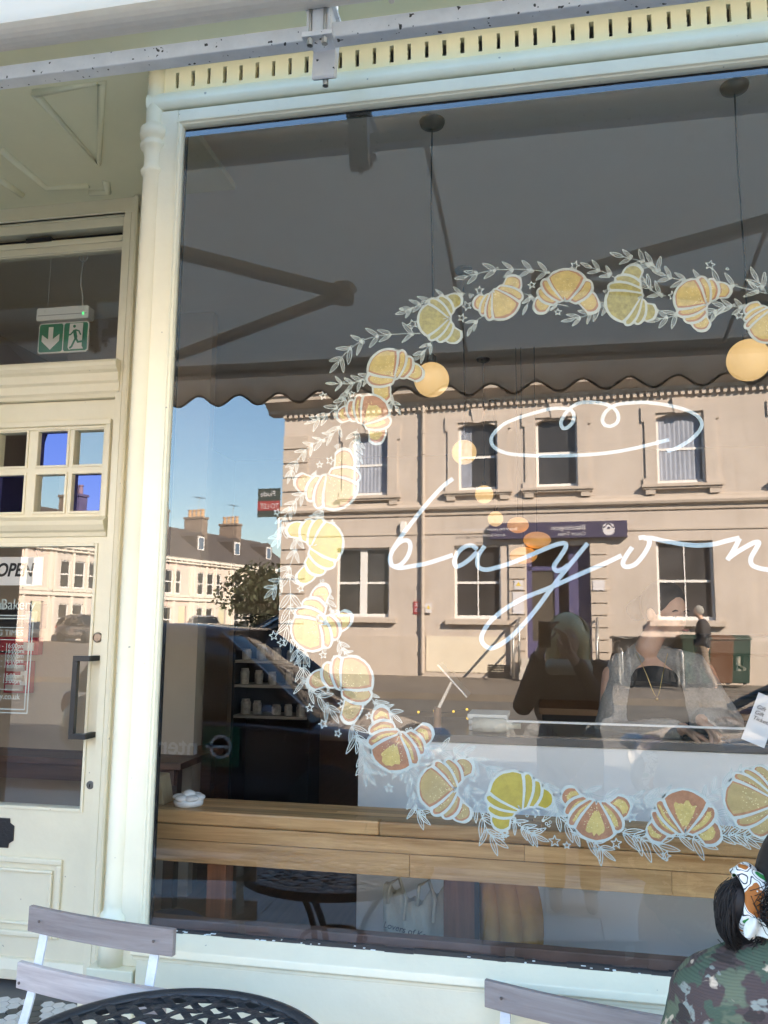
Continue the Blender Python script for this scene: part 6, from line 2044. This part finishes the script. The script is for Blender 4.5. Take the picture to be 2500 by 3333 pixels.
def bob(rr):
    t = rr.uniform(-2.9, -.25) if rr.random() < .75 else rr.uniform(-.25, .1) - (math.pi if rr.random() < .5 else 0)
    e = Vector((math.cos(t), math.sin(t), 0))
    top = hd + Vector((rr.uniform(-.02, .02), -.02, .15))
    a = hd + Vector((e.x * .085, e.y * .09 - .02, .115))
    b = hd + Vector((e.x * rr.uniform(.118, .132), e.y * rr.uniform(.115, .13) - .02, .02))
    c = hd + Vector((e.x * rr.uniform(.10, .135), e.y * .12 - .02, -.16 + rr.uniform(-.03, .02)))
    return [top, a, b, c]
hair_strands('hair_strands', PH, BL, bob, 420, .0022, 9)
for s in (-1, 1):
    mb = MB(); mb.ball(hd + Vector((s * .032, .088, .005)), .011, 10, 8); mb.done('eye', mat('eye_white', (.6, .6, .6), .2), PH, smooth=True)
    mb = MB(); mb.ball(hd + Vector((s * .077, .0, -.005)), (.012, .02, .03), 10, 8); mb.done('ear', SKIN, PH, smooth=True)
mb = MB(); mb.tube([hd + Vector((-.022, .088, -.06)), hd + Vector((0, .094, -.062)), hd + Vector((.022, .088, -.06))], .005, 6); mb.done('mouth', MATS['lips'], PH)
hand(PH, (-.14, .25, 1.50), (.6, .3, 0), (.25, .15, .9), -1, .95, .5)
hand(PH, (.0, .26, 1.46), (-.6, .3, 0), (-.25, .15, .9), 1, .95, .5)
ph = thing('mobile_phone', 'upright dark phone held up by the blonde person', 'phone', (.16, -2.72, 0))
mb = MB(); mb.box(-.175, -.103, .295, .3035, 1.485, 1.632); mb.done('phone_case', BLACKM, ph, bevel=.004)
mb = MB(); mb.box(-.174, -.145, .3035, .3065, 1.595, 1.628); mb.done('camera_bump', BLACKM, ph, bevel=.002)

# a man walking past the bins across the road
pm = at(2295, 2300, 15.0)
MN = thing('person', 'grey haired person in dark jacket walking past the bins across the road', 'person', (pm.x, -15.0, .34), R(100))
hd = Vector((.0, .06, 1.55))
capsules('body', [E0(hd, (.075, .095, .115)), C(hd, (0, 0, 1.38), .05, .055), E0((0, -.02, 1.15), (.19, .13, .25)), E0((0, -.02, .9), (.16, .12, .2)), C((-.08, 0, .85), (-.09, .14, .45), .085, .06), C((-.09, .14, .45), (-.09, .08, .06), .055, .04), C((.08, 0, .85), (.09, -.05, .45), .085, .06), C((.09, -.05, .45), (.09, -.2, .08), .055, .04), C((-.2, 0, 1.33), (-.23, .02, 1.05), .05, .04), C((-.23, .02, 1.05), (-.2, .18, .9), .04, .03), C((.2, 0, 1.33), (.23, -.02, 1.05), .05, .04), C((.23, -.02, 1.05), (.2, .12, .88), .04, .03)], SKIN, MN, .014, 4)
capsules('jacket', [E0((0, -.02, 1.15), (.215, .15, .27)), E0((0, -.02, .95), (.19, .14, .2)), C((-.2, 0, 1.33), (-.23, .02, 1.05), .07, .06), C((-.23, .02, 1.05), (-.2, .16, .92), .055, .045), C((.2, 0, 1.33), (.23, -.02, 1.05), .07, .06), C((.23, -.02, 1.05), (.2, .1, .9), .055, .045)], JK, MN, .015, 5)
capsules('trousers', [C((-.08, 0, .85), (-.09, .14, .45), .10, .075), C((-.09, .14, .45), (-.09, .08, .1), .07, .055), C((.08, 0, .85), (.09, -.05, .45), .10, .075), C((.09, -.05, .45), (.09, -.2, .12), .07, .055)], mat('tan_trousers', (.18, .14, .11), .9), MN, .015, 4)
capsules('hair', [E0(hd + Vector((0, -.02, .02)), (.085, .10, .11))], mat('grey_hair', (.25, .24, .22), .8), MN, .012, 2)

# ------------------------------------------------------------------ bistro chairs and table on the pavement
SLAT = wood('weathered_slat', (.36, .285, .265), (.60, .52, .48), axis=0, rough=.8)
WMET = mat('white_painted_steel', (.70, .70, .72), .45, var=.1, vscale=30, bump=.1)
def chair(lab, L_, R_, group):
    # L_, R_: ends of the top edge of the upper back slat
    mid = (L_ + R_) / 2
    d = R_ - L_; d.z = 0
    W = d.length
    ang = math.atan2(d.y, d.x)
    t = thing('bistro_chair', lab, 'chair', (mid.x, mid.y, 0), ang, group)
    zt = mid.z
    def lean(z): return -(zt - z) * .22      # local y: back leans away (+y is towards the wall)
    for z in (zt, zt - .135):
        mb = MB()
        N = 10
        for i in range(N):
            pass
        x0, x1 = -W / 2, W / 2
        pts = []
        for i in range(N + 1):
            u_ = i / N * 2 - 1
            pts.append((x0 + (x1 - x0) * i / N, .012 * u_ * u_ - .012))
        fr = [(p[0], p[1]) for p in pts]; bk_ = [(p[0], p[1] + .016) for p in pts[::-1]]
        mb.prism(fr + bk_, z - .066, z, axis=2)
        o = mb.done('back_slat', SLAT, t, bevel=.002)
        o.location = (0, lean(z) + .0, 0)
        for s in (-1, 1):
            mb = MB(); M = Matrix.Translation((s * (W / 2 - .05), lean(z) - .012, z - .03)) @ Matrix.Rotation(R(90), 4, 'X'); mb.lathe([(.004, 0), (.004, .002), (.001, .003)], (0, 0, 0), 8, M); mb.done('screw', mat('rusty_screw', (.12, .09, .08), .7), o)
    for s in (-1, 1):
        x = s * (W / 2 - .055)
        mb = MB()
        P = [Vector((x, lean(zt) + .014, zt - .01)), Vector((x, lean(zt - .2) + .014, zt - .2)), Vector((x + s * .02, lean(zt - .38) + .0, zt - .38)), Vector((x + s * .03, -.24, .2)), Vector((x + s * .03, -.36, .0))]
        P = smooth_line(P, 6)
        for a, b in zip(P, P[1:]):
            dd = (b - a)
            M = Matrix.Translation(a) @ Matrix(((1, 0, 0), (0, 1, 0), (0, 0, 1))).to_4x4()
            v = [mb.bm.verts.new(q) for q in (a + Vector((-.013, 0, 0)), a + Vector((.013, 0, 0)), b + Vector((.013, 0, 0)), b + Vector((-.013, 0, 0)), a + Vector((-.013, .006, 0)), a + Vector((.013, .006, 0)), b + Vector((.013, .006, 0)), b + Vector((-.013, .006, 0)))]
            for f in ((0, 1, 2, 3), (4, 7, 6, 5), (0, 3, 7, 4), (1, 5, 6, 2)): mb.bm.faces.new([v[i] for i in f])
        mb.done('leg', WMET, t)
        mb = MB(); mb.tube([(x * .9, -.42, .44), (x * .9, -.1, .24), (x * .9, .12, .0)], .009, 8); mb.done('leg', WMET, t)
    for k in range(6):
        mb = MB(); mb.box(-W / 2 + .02, W / 2 - .02, -.46 + k * .062, -.408 + k * .062, .44, .456); mb.done('seat_slat', SLAT, t, bevel=.003)
    return t
chair('folding bistro chair with weathered slats set beside the column', zat(94, 2949, .83), zat(564, 3027, .83), 'bistro chairs')
chair('folding bistro chair with weathered slats beside the camouflage jacket', zat(1576, 3190, .70), zat(2190, 3318, .70), 'bistro chairs')
# woven round table
TZ = .72
far = zat(720, 3219, TZ)
TR_ = .37
tb_ = thing('woven_cafe_table', 'round black woven lattice cafe table in front of the window', 'table', (far.x + .01, far.y - TR_, 0))
WEAVE = mat('black_woven_strap', (.022, .024, .028), .42, bump=.2, bscale=150)
mb = MB()
prof = [(TR_ - .028, TZ - .004), (TR_ - .012, TZ + .003), (TR_, TZ), (TR_ + .004, TZ - .014), (TR_ - .002, TZ - .028), (TR_ - .012, TZ - .03), (TR_ - .014, TZ - .010), (TR_ - .028, TZ - .009)]
rings = []
for k in range(72):
    a = 2 * math.pi * k / 72
    rings.append([mb.bm.verts.new((r_ * math.cos(a), r_ * math.sin(a), z_)) for r_, z_ in prof])
for k in range(72):
    A, B = rings[k], rings[(k + 1) % 72]
    for j in range(len(prof)): mb.bm.faces.new((A[j], A[(j + 1) % len(prof)], B[(j + 1) % len(prof)], B[j]))
mb.done('rim', WEAVE, tb_, smooth=True)
sp_, hw_ = .041, .0088
for fam, ang in ((0, R(32)), (1, R(-38))):
    ca, sa = math.cos(ang), math.sin(ang)
    k = -10
    while k <= 10:
        off = k * sp_
        if abs(off) < TR_ - .025:
            half = math.sqrt((TR_ - .018) ** 2 - off * off)
            mb = MB(); N = max(6, int(half * 2 / .012))
            L1 = []
            for i in range(N + 1):
                s_ = -half + 2 * half * i / N
                zz_ = TZ - .006 + .0035 * math.cos(math.pi * s_ / sp_ + math.pi * (k + fam))
                cx_, cy_ = s_ * ca - off * sa, s_ * sa + off * ca
                nx, ny = -sa * hw_, ca * hw_
                L1.append([mb.bm.verts.new(q) for q in ((cx_ + nx, cy_ + ny, zz_), (cx_ - nx, cy_ - ny, zz_), (cx_ - nx, cy_ - ny, zz_ - .003), (cx_ + nx, cy_ + ny, zz_ - .003))])
            for A, B in zip(L1, L1[1:]):
                for j in range(4): mb.bm.faces.new((A[j], A[(j + 1) % 4], B[(j + 1) % 4], B[j]))
            mb.done('strap', WEAVE, tb_)
        k += 1
for k in range(3):
    a = R(90 + 120 * k)
    mb = MB(); mb.tube(smooth_line([Vector((.3 * math.cos(a), .3 * math.sin(a), TZ - .03)), Vector((.1 * math.cos(a), .1 * math.sin(a), .42)), Vector((.32 * math.cos(a), .32 * math.sin(a), .0))], 8), .012, 8); mb.done('leg', WEAVE, tb_, smooth=True)
mb = MB(); mb.tube([(.12 * math.cos(R(a)), .12 * math.sin(R(a)), .45) for a in range(0, 361, 15)], .008, 6); mb.done('leg_ring', WEAVE, tb_, smooth=True)
